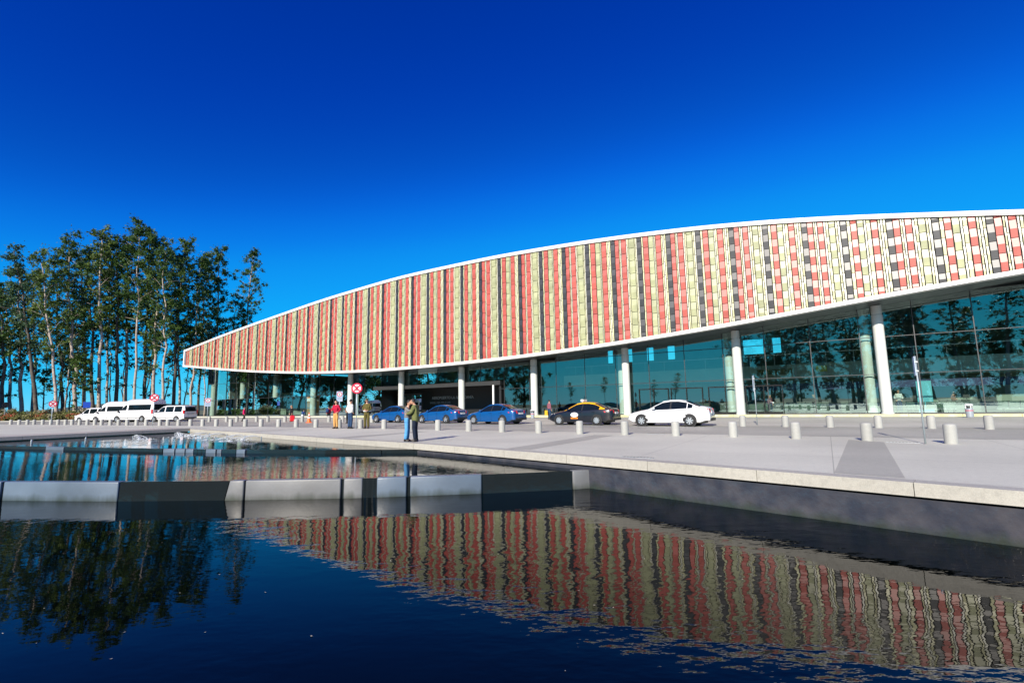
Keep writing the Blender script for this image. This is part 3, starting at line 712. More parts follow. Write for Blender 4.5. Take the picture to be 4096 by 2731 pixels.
# ---------------------------------------------------------------- things inside the hall
sg = empty('checkin_sign', P(-3, 57.7, 2.35), RZ, 'dark blue sign band with white letters above the check-in desks', 'sign')
mb = MB(); mb.box(-14.0, 14.0, 0, .12, 0, .66); mb.build('board', mat('navy_sign', (0.006, 0.02, 0.10), 0.4), sg)
text_mesh('lettering', 'LAN', 0.42, M['letter'], sg, (0.1, -0.02, .17), 0)
for (s, w_, z, h_, c, lab) in ((4.3, 3.2, 3.95, .55, (0.10, 0.085, 0.012), 'dim yellow and black board hung in the hall beside the wide bright column'), (0.2, .9, 4.05, .6, (0.75, 0.66, 0.05), 'bright yellow square sign hung from the hall gallery')):
    o = empty('hanging_sign', P(s, 56.5, z), RZ, lab, 'sign')
    mb = MB(); mb.box(-w_ / 2, w_ / 2, 0, .1, 0, h_); mb.build('board', mat('yellow_sign_board', c, .4, var=.3, vscale=4), o)
    mb = MB()
    for e in (-.35, .35): mb.box(e * w_ - .02, e * w_ + .02, .03, .07, h_, h_ + 1.0)
    mb.build('hanger', M['dark'], o)
M['seat'] = mat('grey_green_seat', (0.09, 0.14, 0.115), 0.45)
def bench(s, n, lab):
    o = empty('waiting_bench', P(s, 50.9, .15), RZ, lab, 'bench', 'waiting benches behind the glass')
    for k in range(n):
        x = (k - (n - 1) / 2) * .62
        mb = MB(); mb.hexa([(x - .28, -.02, .42), (x + .28, -.02, .42), (x + .28, .03, .42), (x - .28, .03, .42)], [(x - .28, -.12, .88), (x + .28, -.12, .88), (x + .28, -.07, .88), (x - .28, -.07, .88)]); mb.build('seat_back', M['seat'], o)
        mb = MB(); mb.box(x - .28, x + .28, .0, .48, .38, .43); mb.build('seat', M['seat'], o)
    mb = MB(); mb.box(-n * .31, n * .31, .18, .26, .28, .36); mb.build('beam', M['steel'], o)
    for e in (-.35, .35):
        mb = MB(); mb.box(e * n * .62 - .03, e * n * .62 + .03, .05, .42, 0, .28); mb.build('leg', M['dark'], o)
bench(5.6, 4, 'row of pale seats behind the glass, beside the thin pole'); bench(2.0, 5, 'row of pale seats behind the glass left of the wide column')
bench(-6.9, 5, 'row of pale seats behind the glass right of the wide column'); bench(-12.0, 4, 'row of pale seats behind the glass right of the litter bin'); bench(21.5, 4, 'row of pale seats behind the glass beyond the black taxi')
M['desk'] = mat('desk_laminate', (0.06, 0.08, 0.07), 0.4); M['desktop'] = mat('desk_top', (0.18, 0.18, 0.17), 0.3)
for i in range(7):
    s = 12 - i * 3.6
    o = empty('checkin_desk', P(s, 56.4, .15), RZ, ordinal(i) + ' check-in desk from the left below the navy sign', 'desk', 'check-in desks')
    mb = MB(); mb.box(-1.3, 1.3, 0, .6, 0, .95); mb.build('front', M['desk'], o)
    mb = MB(); mb.box(-1.36, 1.36, -.06, .66, .951, 1.0); mb.build('counter_top', M['desktop'], o)
    mb = MB(); mb.box(.3, .75, .2, .24, 1.1, 1.42); mb.box(.5, .55, .22, .3, 1.0, 1.1); mb.build('monitor', M['dark'], o)
ks = empty('kiosk', P(75.6, 53.0, .15), RZ, 'brown kiosk with an orange sign top standing inside the hall', 'kiosk')
mb = MB(); mb.box(-1.0, 1.0, 0, 1.0, 0, 2.4); mb.build('cabinet', mat('brown_kiosk', (0.32, 0.20, 0.10), .5, var=.1), ks)
mb = MB(); mb.box(-1.0, 1.0, -.04, 1.0, 2.41, 2.9); mb.build('white_band', M['white'], ks)
mb = MB(); mb.box(-1.05, 1.05, -.06, 1.05, 2.91, 3.6); mb.build('sign_top', mat('orange_sign', (0.80, 0.26, 0.02), .4), ks)
bn = empty('hanging_banner', P(-6.9, 53.0, .15), RZ, 'tall pale blue banner stand behind the right part of the glass', 'banner')
mb = MB(); mb.box(-.5, .5, 0, .03, 0, 2.6); mb.build('cloth', mat('pale_blue_banner', (0.10, 0.42, 0.52), .5), bn)
mb = MB(); mb.box(-.55, .55, -.15, .18, -0.0, .04); mb.build('foot', M['steel'], bn)
# ---------------------------------------------------------------- bollards
mb = MB(); mb.lathe([(0.165, -0.02), (0.165, 0.50), (0.16, 0.545), (0.145, 0.575), (0.11, 0.592), (0.02, 0.60)], 20)
bol_me = autosmooth(mb.build('bollard', M['bollard'])).data
bpy.data.objects.remove(bpy.data.objects['bollard'], do_unlink=True)
FRONT = [(-62.18, 60.97), (-60.38, 60.21), (-58.62, 59.45), (-56.97, 58.6), (-54.95, 57.55), (-53.1, 56.6), (-51.5, 55.75), (-49.97, 55.0), (-48.6, 54.3), (-47.2, 53.65), (-45.8, 53.0), (-44.4, 52.3), (-43.0, 51.5), (-41.6, 50.9), (-40.15, 50.15),
         (-38.65, 49.35), (-37.02, 48.45), (-35.44, 47.6), (-33.5, 46.75), (-32.2, 45.95), (-30.55, 45.0), (-28.8, 44.0), (-27.14, 43.1), (-25.38, 42.15), (-23.6, 41.2), (-21.87, 40.25), (-20.06, 39.25), (-18.15, 38.15), (-16.28, 37.0), (-14.3, 35.75), (-12.1, 34.3),
         (-10.2, 32.95), (-8.25, 31.5), (-6.24, 29.95), (-4.35, 28.45), (-2.45, 27.0), (-0.6, 25.55), (1.22, 24.15), (3.05, 22.85), (4.86, 21.65), (6.69, 20.45), (8.5, 19.2), (10.16, 17.85), (11.74, 16.5), (13.15, 14.95)]
def bollard(x, y, label, group, k):
    o = bpy.data.objects.new('bollard', bol_me); COL.objects.link(o); o.location = (x, y, 0.004); o.rotation_euler = (random.gauss(0, .006), random.gauss(0, .006), k * 1.7)
    tag(o, label, 'bollard', group)
random.seed(21)
for i, (x, y) in enumerate(reversed(FRONT)):
    bollard(x, y, 'pale concrete bollard along the plaza edge, ' + ordinal(i) + ' from the right', 'front row of bollards', i)
BACKR = [(20.13, 20.96), (18.67, 22.12), (17.22, 23.35), (15.68, 24.5), (14.1, 25.65), (12.45, 26.85)]
for i, (x, y) in enumerate(BACKR):
    bollard(x, y, 'pale concrete bollard across the lane right of the white car, ' + ordinal(i) + ' from the right', 'rear row of bollards', i)
BACKL = [(-12.86, 44.88), (-16.35, 47.21), (-18.27, 48.83), (-21.6, 50.47), (-23.9, 51.6), (-26.29, 52.79), (-27.91, 53.59), (-30.88, 55.06), (-32.49, 55.85), (-35.31, 57.24)]
for i, (x, y) in enumerate(BACKL):
    bollard(x, y, 'small concrete bollard across the lane left of the blue cars, ' + ordinal(i) + ' from the right', 'rear row of bollards', i)

# ---------------------------------------------------------------- signs
M['signred'] = mat('sign_red', (0.62, 0.015, 0.05), 0.4); M['signwhite'] = mat('sign_white', (0.80, 0.80, 0.80), 0.4); M['signblack'] = mat('sign_black', (0.01, 0.01, 0.01), 0.4)
M['signblue'] = mat('sign_pale_blue', (0.42, 0.52, 0.66), 0.45); M['pole'] = mat('painted_pole', (0.40, 0.47, 0.52), 0.4, metal=0.3); M['signback'] = mat('sign_back', (0.28, 0.30, 0.32), 0.5, metal=0.4)
def disc_sign(parent, z, r, y=-0.05):
    mb = MB(); mb.lathe([(r, 0), (r, 0.012)], 32, (0, y, z), 'y'); mb.build('plate', M['signback'], parent)
    mb = MB(); mb.lathe([(r * .99, -0.003), (r * .99, 0.0)], 32, (0, y - .002, z), 'y'); mb.build('white_face', M['signwhite'], parent)
    mb = MB(); n = 40
    for k in range(n):
        a0, a1 = 2 * math.pi * k / n, 2 * math.pi * (k + 1) / n
        mb.add([(r * math.cos(a0), y - .009, z + r * math.sin(a0)), (r * math.cos(a1), y - .009, z + r * math.sin(a1)), (r * .74 * math.cos(a1), y - .009, z + r * .74 * math.sin(a1)), (r * .74 * math.cos(a0), y - .009, z + r * .74 * math.sin(a0))], [(0, 1, 2, 3)])
    for sg_ in (1, -1):
        c = .72 * r; w_ = .13 * r; ux, uz = .7071, .7071 * sg_; vx, vz = -uz, ux
        mb.add([(-ux * c + vx * w_, y - .010, z - uz * c + vz * w_), (ux * c + vx * w_, y - .010, z + uz * c + vz * w_), (ux * c - vx * w_, y - .010, z + uz * c - vz * w_), (-ux * c - vx * w_, y - .010, z - uz * c - vz * w_)], [(0, 1, 2, 3)])
    mb.build('red_ring_and_cross', M['signred'], parent)
    mb = MB()
    for zz in (-.42, .30): mb.box(-.22 * r, .22 * r, y - .0075, y - .0065, z + zz * r, z + (zz + .12) * r)
    mb.build('black_letter', M['signblack'], parent)
def no_stop(x, y, z, r, rz, lab):
    o = empty('no_stopping_sign', (x, y, 0), rz, lab, 'sign', 'round red no stopping signs')
    mb = MB(); mb.lathe([(.035, 0), (.035, z + r * .6)], 10); mb.build('pole', M['pole'], o, True)
    disc_sign(o, z, r)
no_stop(-10.2, 32.0, 2.62, .34, R(14), 'round red and white no stopping sign among the standing men')
no_stop(-33.95, 46.4, 2.62, .36, R(30), 'round red and white no stopping sign in front of the white vans')
no_stop(-52.3, 55.75, 2.37, .36, R(40), 'round red and white no stopping sign left of the white vans')
o = empty('road_sign', (-89.5, 86.5, 0), R(75), 'small dark sign on a pole near the left edge, before the trees', 'sign')
mb = MB(); mb.lathe([(.05, 0), (.05, 3.2)], 8); mb.build('pole', M['signback'], o); mb = MB(); mb.lathe([(.5, 0), (.5, .02)], 24, (0, -.06, 2.85), 'y'); mb.build('plate', mat('dark_sign_back', (.06, .06, .06), .5), o)
def rect_sign(x, y, z, w_, h_, rz, lab):
    o = empty('parking_sign', (x, y, 0), rz, lab, 'sign')
    mb = MB(); mb.lathe([(.03, 0), (.03, z + h_ * .48)], 10); mb.build('pole', M['pole'], o, True)
    mb = MB(); mb.box(-w_ / 2, w_ / 2, -.05, -.035, z - h_ / 2, z + h_ / 2); mb.build('plate', M['signblue'], o)
    mb = MB(); mb.lathe([(w_ * .40, -.004), (w_ * .40, 0)], 28, (0, -.051, z + h_ * .2), 'y'); mb.build('white_disc', M['signwhite'], o)
    mb = MB(); r = w_ * .42; n = 28
    for k in range(n):
        a0, a1 = 2 * math.pi * k / n, 2 * math.pi * (k + 1) / n; zc = z + h_ * .2
        mb.add([(r * math.cos(a0), -.058, zc + r * math.sin(a0)), (r * math.cos(a1), -.058, zc + r * math.sin(a1)), (r * .74 * math.cos(a1), -.058, zc + r * .74 * math.sin(a1)), (r * .74 * math.cos(a0), -.058, zc + r * .74 * math.sin(a0))], [(0, 1, 2, 3)])
    mb.build('red_ring', M['signred'], o)
    text_mesh('letter', 'E', w_ * .55, M['signblack'], o, (0, -.060, z + h_ * .2 - w_ * .19), 0, .001, 'CENTER')
    mb = MB()
    for k in range(2): mb.box(-w_ * .36, w_ * .36, -.054, -.051, z - h_ * (.20 + .13 * k), z - h_ * (.15 + .13 * k))
    mb.build('text_bar', M['signback'], o)
rect_sign(-35.5, 57.1, 2.28, .62, .95, R(28), 'pale rectangular parking sign with red ring by the last column')
rect_sign(-13.9, 39.3, 2.28, .46, .80, R(20), 'pale rectangular parking sign with red ring above the men')
def edge_sign(x, y, h_, z0, rz, lab):
    o = empty('sign_post', (x, y, 0), rz, lab, 'sign')
    mb = MB(); mb.lathe([(.024, 0), (.024, h_)], 12); mb.build('pole', mat('pale_pole', (.34, .40, .42), .4, metal=.3), o, True)
    mb = MB(); mb.box(-.26, .26, .035, .05, z0, h_ - .02); mb.build('plate', M['signblue'], o)
    mb = MB(); mb.box(-.05, .05, -.045, .034, z0 + .12, z0 + .16); mb.box(-.05, .05, -.045, .034, h_ - .2, h_ - .16); mb.build('clamp', M['steel'], o)
edge_sign(12.43, 15.02, 2.66, 2.06, R(55), 'thin pale signpost seen edge-on in the right foreground')
edge_sign(13.74, 27.87, 2.80, 1.9, R(60), 'thin signpost seen edge-on across the lane beside the white columns')
o = empty('blue_road_sign', (-73.3, 84.4, 0), R(30), 'small blue square sign on a post left of the vans', 'sign')
mb = MB(); mb.lathe([(.04, 0), (.04, 2.9)], 8); mb.build('pole', M['signback'], o); mb = MB(); mb.box(-.5, .5, -.08, -.06, 2.1, 3.1); mb.build('plate', mat('blue_sign', (.01, .06, .42), .4), o)

# litter bins and the cone
def bin_(x, y, z, lab, sc=1.0):
    o = empty('litter_bin', (x, y, z), RZ, lab, 'bin'); o.scale = (sc, sc, sc)
    mb = MB(); mb.lathe([(.20, .02), (.21, .06), (.21, .60)], 24); autosmooth(mb.build('drum', mat('bin_grey', (.42, .46, .50), .35, metal=.4), o))
    mb = MB(); mb.lathe([(.218, .44), (.218, .48)], 24); mb.build('red_band', M['signred'], o)
    mb = MB()
    for a in (20, 110, 200, 290):
        c, s_ = math.cos(R(a)) * .185, math.sin(R(a)) * .185; mb.box(c - .03, c + .03, s_ - .03, s_ + .03, .60, .80)
    mb.build('post', M['steel'], o)
    mb = MB(); mb.lathe([(.18, .55), (.18, .76)], 20); mb.build('liner', M['dark'], o)
    mb = MB(); mb.lathe([(.22, .80), (.22, .84), (.17, .89), (.05, .91)], 24); autosmooth(mb.build('lid', M['signwhite'], o))
bin_(30.5, 33.0, 0.004, 'grey litter bin with a red band by the yellow kerb at right')
bin_(1.9, 48.6, 0.004, 'small white litter bin with a red band behind the blue cars', .95)
o = empty('traffic_cone', (-19.6, 47.3, .004), .3, 'orange traffic cone with pale bands between the rear bollards', 'cone')
M['cone'] = mat('cone_orange', (.85, .16, .02), .45)
mb = MB(); mb.lathe([(.19, .05), (.03, .98)], 20); autosmooth(mb.build('body', M['cone'], o))
mb = MB(); mb.box(-.28, .28, -.28, .28, 0, .05); mb.build('base', M['cone'], o)
for z0 in (.42, .68):
    f = lambda z: .19 - .16 * (z - .05) / .93 + .004
    mb = MB(); mb.lathe([(f(z0), z0), (f(z0 + .13), z0 + .13)], 20, cap=False); mb.build('band', M['signwhite'], o)

# ---------------------------------------------------------------- vehicles
M['tyre'] = mat('tyre_rubber', (.012, .012, .012), .75); M['rim'] = mat('alloy_rim', (.62, .63, .64), .28, metal=.75); M['cglass'] = mat('car_glass', (.006, .010, .013), .04, spec=.45)
M['trim'] = mat('black_trim', (.012, .012, .013), .5); M['tail'] = mat('tail_light_red', (.60, .005, .015), .15, coat=.6); M['lamp'] = mat('head_light', (.75, .77, .80), .12, spec=.8, coat=.5); M['plate'] = mat('number_plate', (.75, .75, .72), .4); M['chrome'] = mat('chrome', (.75, .75, .76), .12, metal=1.0)
M['amber'] = mat('amber_lens', (.75, .22, .02), .2)
def paint(name, c, metal=0.0): return mat(name, c, .32, metal=metal, coat=.6, spec=.4)
def lerp(a, b, f): return a + (b - a) * f
def interp(tab, x, j):
    for i in range(len(tab) - 1):
        if tab[i][0] <= x <= tab[i + 1][0]:
            f = (x - tab[i][0]) / (tab[i + 1][0] - tab[i][0]); f = f * f * (3 - 2 * f) * .35 + f * .65; return lerp(tab[i][j], tab[i + 1][j], f)
    return tab[-1][j]
def wheel(root, x, y, r, side, wd=.21, spokes=7, style=0):
    mb = MB(); prof = [(r * .62, -wd / 2), (r * .93, -wd / 2), (r * .99, -wd * .32), (r, 0), (r * .99, wd * .32), (r * .93, wd / 2), (r * .62, wd / 2)]
    mb.lathe(prof, 26, (0, 0, 0), 'y', cap=False)
    mb.lathe([(r * .62, -wd / 2 + .03), (r * .62, wd / 2 - .03)], 20, (0, 0, 0), 'y')
    w_ = mb.build('wheel', M['tyre'], root, True); w_.location = (x, y, r)
    mb = MB(); yo = side * (wd / 2 - .005)
    n = 24
    for k in range(n):
        a0, a1 = 2 * math.pi * k / n, 2 * math.pi * (k + 1) / n
        for (ra, rb) in ((.66, .58),):
            mb.add([(r * ra * math.cos(a0), yo, r * ra * math.sin(a0)), (r * ra * math.cos(a1), yo, r * ra * math.sin(a1)), (r * rb * math.cos(a1), yo - side * .02, r * rb * math.sin(a1)), (r * rb * math.cos(a0), yo - side * .02, r * rb * math.sin(a0))], [(0, 1, 2, 3)])
    for k in range(spokes):
        a = 2 * math.pi * k / spokes + .3; ca, sa = math.cos(a), math.sin(a)
        for (i0, i1, h0, h1) in ((.0, .62, .13, .085),):
            pts = [(i0, h0), (i1, h1), (i1, -h1), (i0, -h0)]
            mb.add([(r * (u * ca - v * sa), yo + side * .004, r * (u * sa + v * ca)) for (u, v) in pts] + [(r * (u * ca - v * sa), yo - side * .03, r * (u * sa + v * ca)) for (u, v) in pts], [(0, 1, 2, 3), (7, 6, 5, 4), (0, 4, 5, 1), (1, 5, 6, 2), (2, 6, 7, 3), (3, 7, 4, 0)])
    mb.lathe([(r * .17, 0), (r * .17, .012)], 14, (0, yo + (side * .004 if side > 0 else side * .016), 0), 'y')
    mb.build('rim', M['rim'], w_)
    mb = MB(); mb.lathe([(r * .615, 0), (r * .615, .006)], 20, (0, yo - side * .045, 0), 'y'); mb.build('brake_disc', M['trim'], w_)

def vehicle(name, loc, rz, label, cat, tab, L, body, windows, wsh, rear, wheels, wr_, roofmat=None, roofspan=None, cpillar=None, group=None, scale=1.0, spokes=7, extra=None, sill=.20, rowk=.09, roof_end=None):
    """tab: rows (x from the nose, top z, belt z, half width, roof half width). x axis forward, nose at +L/2"""
    root = empty(name, loc, rz, label, cat, group); root.scale = (scale,) * 3
    cuts = set()
    for r_ in tab: cuts.add(round(r_[0], 3))
    for a, b in windows: cuts.update((round(a, 3), round(b, 3)))
    for sp in (wsh, rear, roofspan, cpillar):
        if sp: cuts.update((round(sp[0], 3), round(sp[1], 3)))
    xs = sorted(cuts); fine = []
    for a, b in zip(xs[:-1], xs[1:]):
        k = max(1, int((b - a) / .16)); fine += [a + (b - a) * j / k for j in range(k)]
    xs = fine + [xs[-1]]
    def sec(x):
        top, belt, w_, wt = (interp(tab, x, j) for j in (1, 2, 3, 4))
        c = max(0, min(1, (top - belt) / .30)); sl_ = sill + (0.10 if x < .25 or x > L - .25 else 0)
        q = [(w_ * .84, sl_), (w_ * .975, sl_ + .05), (w_, sl_ + .42 * (belt - sl_)), (w_ * .99, sl_ + .68 * (belt - sl_)), (w_ * .975, belt - .05), (w_ * .945, belt),
             (lerp(w_ * .90, wt, c), lerp(belt + (top - belt) * .5, top - rowk, c)), (lerp(w_ * .75, wt * .90, c), lerp(belt + .85 * (top - belt), top - rowk * .32, c)), (lerp(w_ * .4, wt * .5, c), top - .006), (0, top)]
        return [(L / 2 - x, y, z) for (y, z) in q]
    secs = [sec(x) for x in xs]; nr = 10
    parts = {}
    def put(key, quad): parts.setdefault(key, MB()).add(quad, [(0, 1, 2, 3)])
    inside = lambda x, sp: sp and sp[0] - 1e-4 <= x <= sp[1] + 1e-4
    for i in range(len(xs) - 1):
        xm = (xs[i] + xs[i + 1]) / 2
        for j in range(nr - 1):
            quad = [secs[i][j], secs[i + 1][j], secs[i + 1][j + 1], secs[i][j + 1]]
            for sgn in (1, -1):
                qd = [(p[0], p[1] * sgn, p[2]) for p in quad]
                key = 'body'
                if j == 5:
                    for wi, sp in enumerate(windows):
                        if inside(xm, sp): key = ('side_window', wi, sgn)
                    if key == 'body' and cpillar and inside(xm, cpillar): key = 'roof'
                elif j >= 6:
                    if inside(xm, wsh): key = 'windscreen'
                    elif inside(xm, rear): key = 'rear_window'
                    elif roofspan and inside(xm, roofspan): key = 'roof'
                put(key, qd)
    for ring, key in ((secs[0], 'body'), (secs[-1], 'body')):
        pts = ring + [(p[0], -p[1], p[2]) for p in ring[::-1][1:]]
        parts['body'].add(pts, [tuple(range(len(pts)))])
    # underside
    for i in range(len(xs) - 1):
        a, b = secs[i][0], secs[i + 1][0]
        parts['body'].add([a, b, (b[0], -b[1], b[2]), (a[0], -a[1], a[2])], [(0, 1, 2, 3)])
    bobj = None
    for key, mb in parts.items():
        nm = key if isinstance(key, str) else key[0]
        mt = body if nm == 'body' else (roofmat or body) if nm == 'roof' else M['cglass']
        o = mb.build(nm, mt, root, False)
        b = bmesh.new(); b.from_mesh(o.data); bmesh.ops.remove_doubles(b, verts=b.verts, dist=.0008); bmesh.ops.recalc_face_normals(b, faces=b.faces); b.to_mesh(o.data); b.free(); autosmooth(o, 38)
        if nm == 'body': bobj = o
    for (x, side) in [(x, s_) for x in wheels for s_ in (1, -1)]:
        w_ = interp(tab, x, 3)
        mb = MB(); r2 = wr_ * 1.17
        mb.lathe([(r2, 0), (r2, .05)], 28, (L / 2 - x, side * (w_ + .004) - (.05 if side > 0 else 0), wr_ + .012), 'y')
        mb.build('wheel_arch', M['trim'], root)
        wheel(root, L / 2 - x, side * (w_ - .075), wr_, side, spokes=spokes)
    for sgn in (1, -1):
        x0_, x1_ = wsh[0], (rear[1] if rear else roof_end or L - .3)
        rl = [sec(x)[6] for x in xs if x0_ - 1e-4 <= x <= x1_ + 1e-4]
        mb = MB(); mb.tube([(p[0], p[1] * sgn, p[2]) for p in rl], .024, 6); mb.build('roof_rail', roofmat if roofmat else body, root, True)
    mb = MB()
    mb.box(-L * .42, L * .42, -.6, .6, .16, .24); mb.build('underbody', M['trim'], root)
    if extra: extra(root, tab, L, secs, xs)
    return root

SEDAN = [(0, .60, .50, .62, .55), (.10, .70, .58, .74, .6), (.35, .79, .70, .83, .62), (.85, .90, .81, .87, .62), (1.22, .97, .875, .88, .60), (1.62, 1.22, .895, .885, .57), (2.02, 1.40, .91, .885, .56), (2.45, 1.465, .925, .885, .56), (2.9, 1.465, .945, .885, .56), (3.3, 1.40, .97, .88, .56), (3.65, 1.265, .985, .87, .57), (4.02, 1.10, .99, .85, .6), (4.30, 1.05, .97, .82, .6), (4.46, .98, .90, .76, .58), (4.52, .72, .62, .70, .55)]
def sedan_extra(bodymat, tail_c=None, mirror=None, lines=True):
    def fn(root, tab, L, secs, xs):
        def sidey(x): return interp(tab, x, 3)
        X = lambda x: L / 2 - x
        for sgn in (1, -1):
            mb = MB(); y0 = sidey(4.2)
            mb.hexa([(X(4.02), sgn * (sidey(4.02) - .0), .80), (X(4.47), sgn * (sidey(4.44) - .05), .74), (X(4.53), sgn * .40, .76), (X(4.40), sgn * .40, .78)],
                    [(X(3.98), sgn * (sidey(4.0) - .015), .90), (X(4.42), sgn * (sidey(4.40) - .04), .965), (X(4.49), sgn * .42, .955), (X(4.38), sgn * .42, .96)]); mb.build('tail_light', M['tail'], root)
            mb = MB(); mb.hexa([(X(.06), sgn * .50, .60), (X(.50), sgn * (sidey(.5) - .01), .66), (X(.45), sgn * (sidey(.45) - .1), .64), (X(.12), sgn * .48, .60)],
                               [(X(.09), sgn * .52, .70), (X(.55), sgn * (sidey(.55) - .02), .76), (X(.5), sgn * (sidey(.5) - .12), .76), (X(.2), sgn * .50, .72)]); mb.build('headlight', M['lamp'], root)
            mb = MB(); mb.ball((X(1.60), sgn * .99, .985), .085, .10, .065, 10, 7); mb.box(X(1.62), X(1.56), min(sgn * .86, sgn * .94), max(sgn * .86, sgn * .94), .93, .96); mb.build('mirror', mirror or bodymat, root, True)
            for xh in (2.38, 3.28):
                mb = MB(); y = sgn * (sidey(xh) * .985); mb.box(X(xh) - .10, X(xh) + .10, min(y, y + sgn * .03), max(y, y + sgn * .03), .80, .835); mb.build('door_handle', bodymat, root)
            mb = MB()
            for xl, zt_ in ((1.50, .86), (2.52, .90), (3.42, .93)):
                y = sgn * (sidey(xl) + .0015); mb.box(X(xl) - .006, X(xl) + .006, min(y - sgn * .02, y), max(y - sgn * .02, y), .30, zt_ - .06)
            mb.build('door_gap', M['trim'], root)
            mb = MB(); y = sgn * (sidey(2.4) - .01); mb.box(X(3.25), X(1.15), min(y, y + sgn * .016), max(y, y + sgn * .016), .215, .27); mb.build('sill_strip', bodymat, root)
            mb = MB()
            for xa in (2.46, 2.56): pass
            yb, yt = sgn * (sidey(2.5) * .945 + .006), sgn * (.56 + .006)
            mb.add([(X(2.45), yb, .93), (X(2.53), yb, .93), (X(2.53), yt, 1.37), (X(2.46), yt, 1.37)], [(0, 1, 2, 3)]); mb.build('door_pillar', M['trim'], root)
        mb = MB(); mb.box(X(4.53) - .012, X(4.5), -.26, .26, .70, .81); mb.build('number_plate', M['plate'], root)
        mb = MB(); mb.box(X(4.56), X(4.40), -.66, .66, .30, .44); mb.build('rear_bumper', M['trim'], root)
        mb = MB(); mb.box(X(.02), X(-.02), -.45, .45, .34, .50); mb.build('front_grille', M['trim'], root)
        mb = MB(); mb.box(X(4.525), X(4.50), -.34, .34, .86, .885); mb.build('boot_strip', M['chrome'], root)
    return fn
RZC = math.atan2(T.y, T.x)
blue = paint('blue_car_paint', (.003, .075, .25), .15); white_p = paint('white_car_paint', (.80, .80, .80)); black_p = paint('black_car_paint', (.006, .007, .012))
SW = [(1.46, 2.46), (2.53, 3.36), (3.40, 3.66)]; WS = (1.22, 2.02); RW = (3.30, 4.02); RS = (2.02, 3.30)
def carpos(s, D): return P(s, D + .88, .004)
def car(s, D, label, mt, **k):
    ex = k.pop('ex', None) or sedan_extra(mt)
    return vehicle('parked_car', carpos(s, D), RZC + k.pop('rot', 0), label, 'car', SEDAN, 4.52, mt, SW, WS, RW, (.86, 3.50), .315, group='cars waiting in the lane', roofspan=RS, extra=ex, **k)
car(7.80, 28.45, 'white four-door saloon parked nearest, at the right end of the row', white_p, scale=1.03)
car(20.60, 29.0, 'blue saloon directly left of the black taxi', blue, rot=-.06, spokes=10, scale=1.0)
car(26.75, 30.1, 'middle one of the three blue saloons', blue, rot=-.03, spokes=5)
car(32.45, 30.4, 'leftmost blue saloon, half hidden behind the embracing couple', blue, rot=.0, spokes=5)
yellow_p = paint('taxi_yellow', (.85, .42, .005))
def taxi_extra(root, tab, L, secs, xs):
    sedan_extra(black_p)(root, tab, L, secs, xs)
    mb = MB(); mb.box(-.12, .06, -.30, .30, 1.50, 1.64); mb.box(-.06, 0, -.25, .25, 1.462, 1.50); mb.build('roof_sign', M['signwhite'], root)
    X = lambda x: L / 2 - x
    mb = MB(); n = 24; mb.add([(X(1.98) + .27 * math.cos(2 * math.pi * k / n), .889, .66 + .15 * math.sin(2 * math.pi * k / n)) for k in range(n)], [tuple(range(n))]); mb.build('oval_sticker', M['signwhite'], root)
    mb = MB(); mb.add([(X(1.98) + .2 * math.cos(2 * math.pi * k / n), .891, .69 + .035 * math.sin(2 * math.pi * k / n)) for k in range(n)], [tuple(range(n))]); mb.build('sticker_mark', M['signblue'], root)
    mb = MB(); mb.box(X(2.22), X(1.72), .880, .892, .40, .50); mb.build('orange_plate', M['amber'], root)
    text_mesh('plate_lettering', 'TAXI', .09, M['signblack'], root, (X(1.97), .896, .42), math.pi, .001, 'CENTER')
car(13.55, 29.0, 'black taxi with a yellow roof and a white oval door sticker', black_p, roofmat=yellow_p, cpillar=(3.66, 4.02), ex=taxi_extra, spokes=9, scale=1.0)

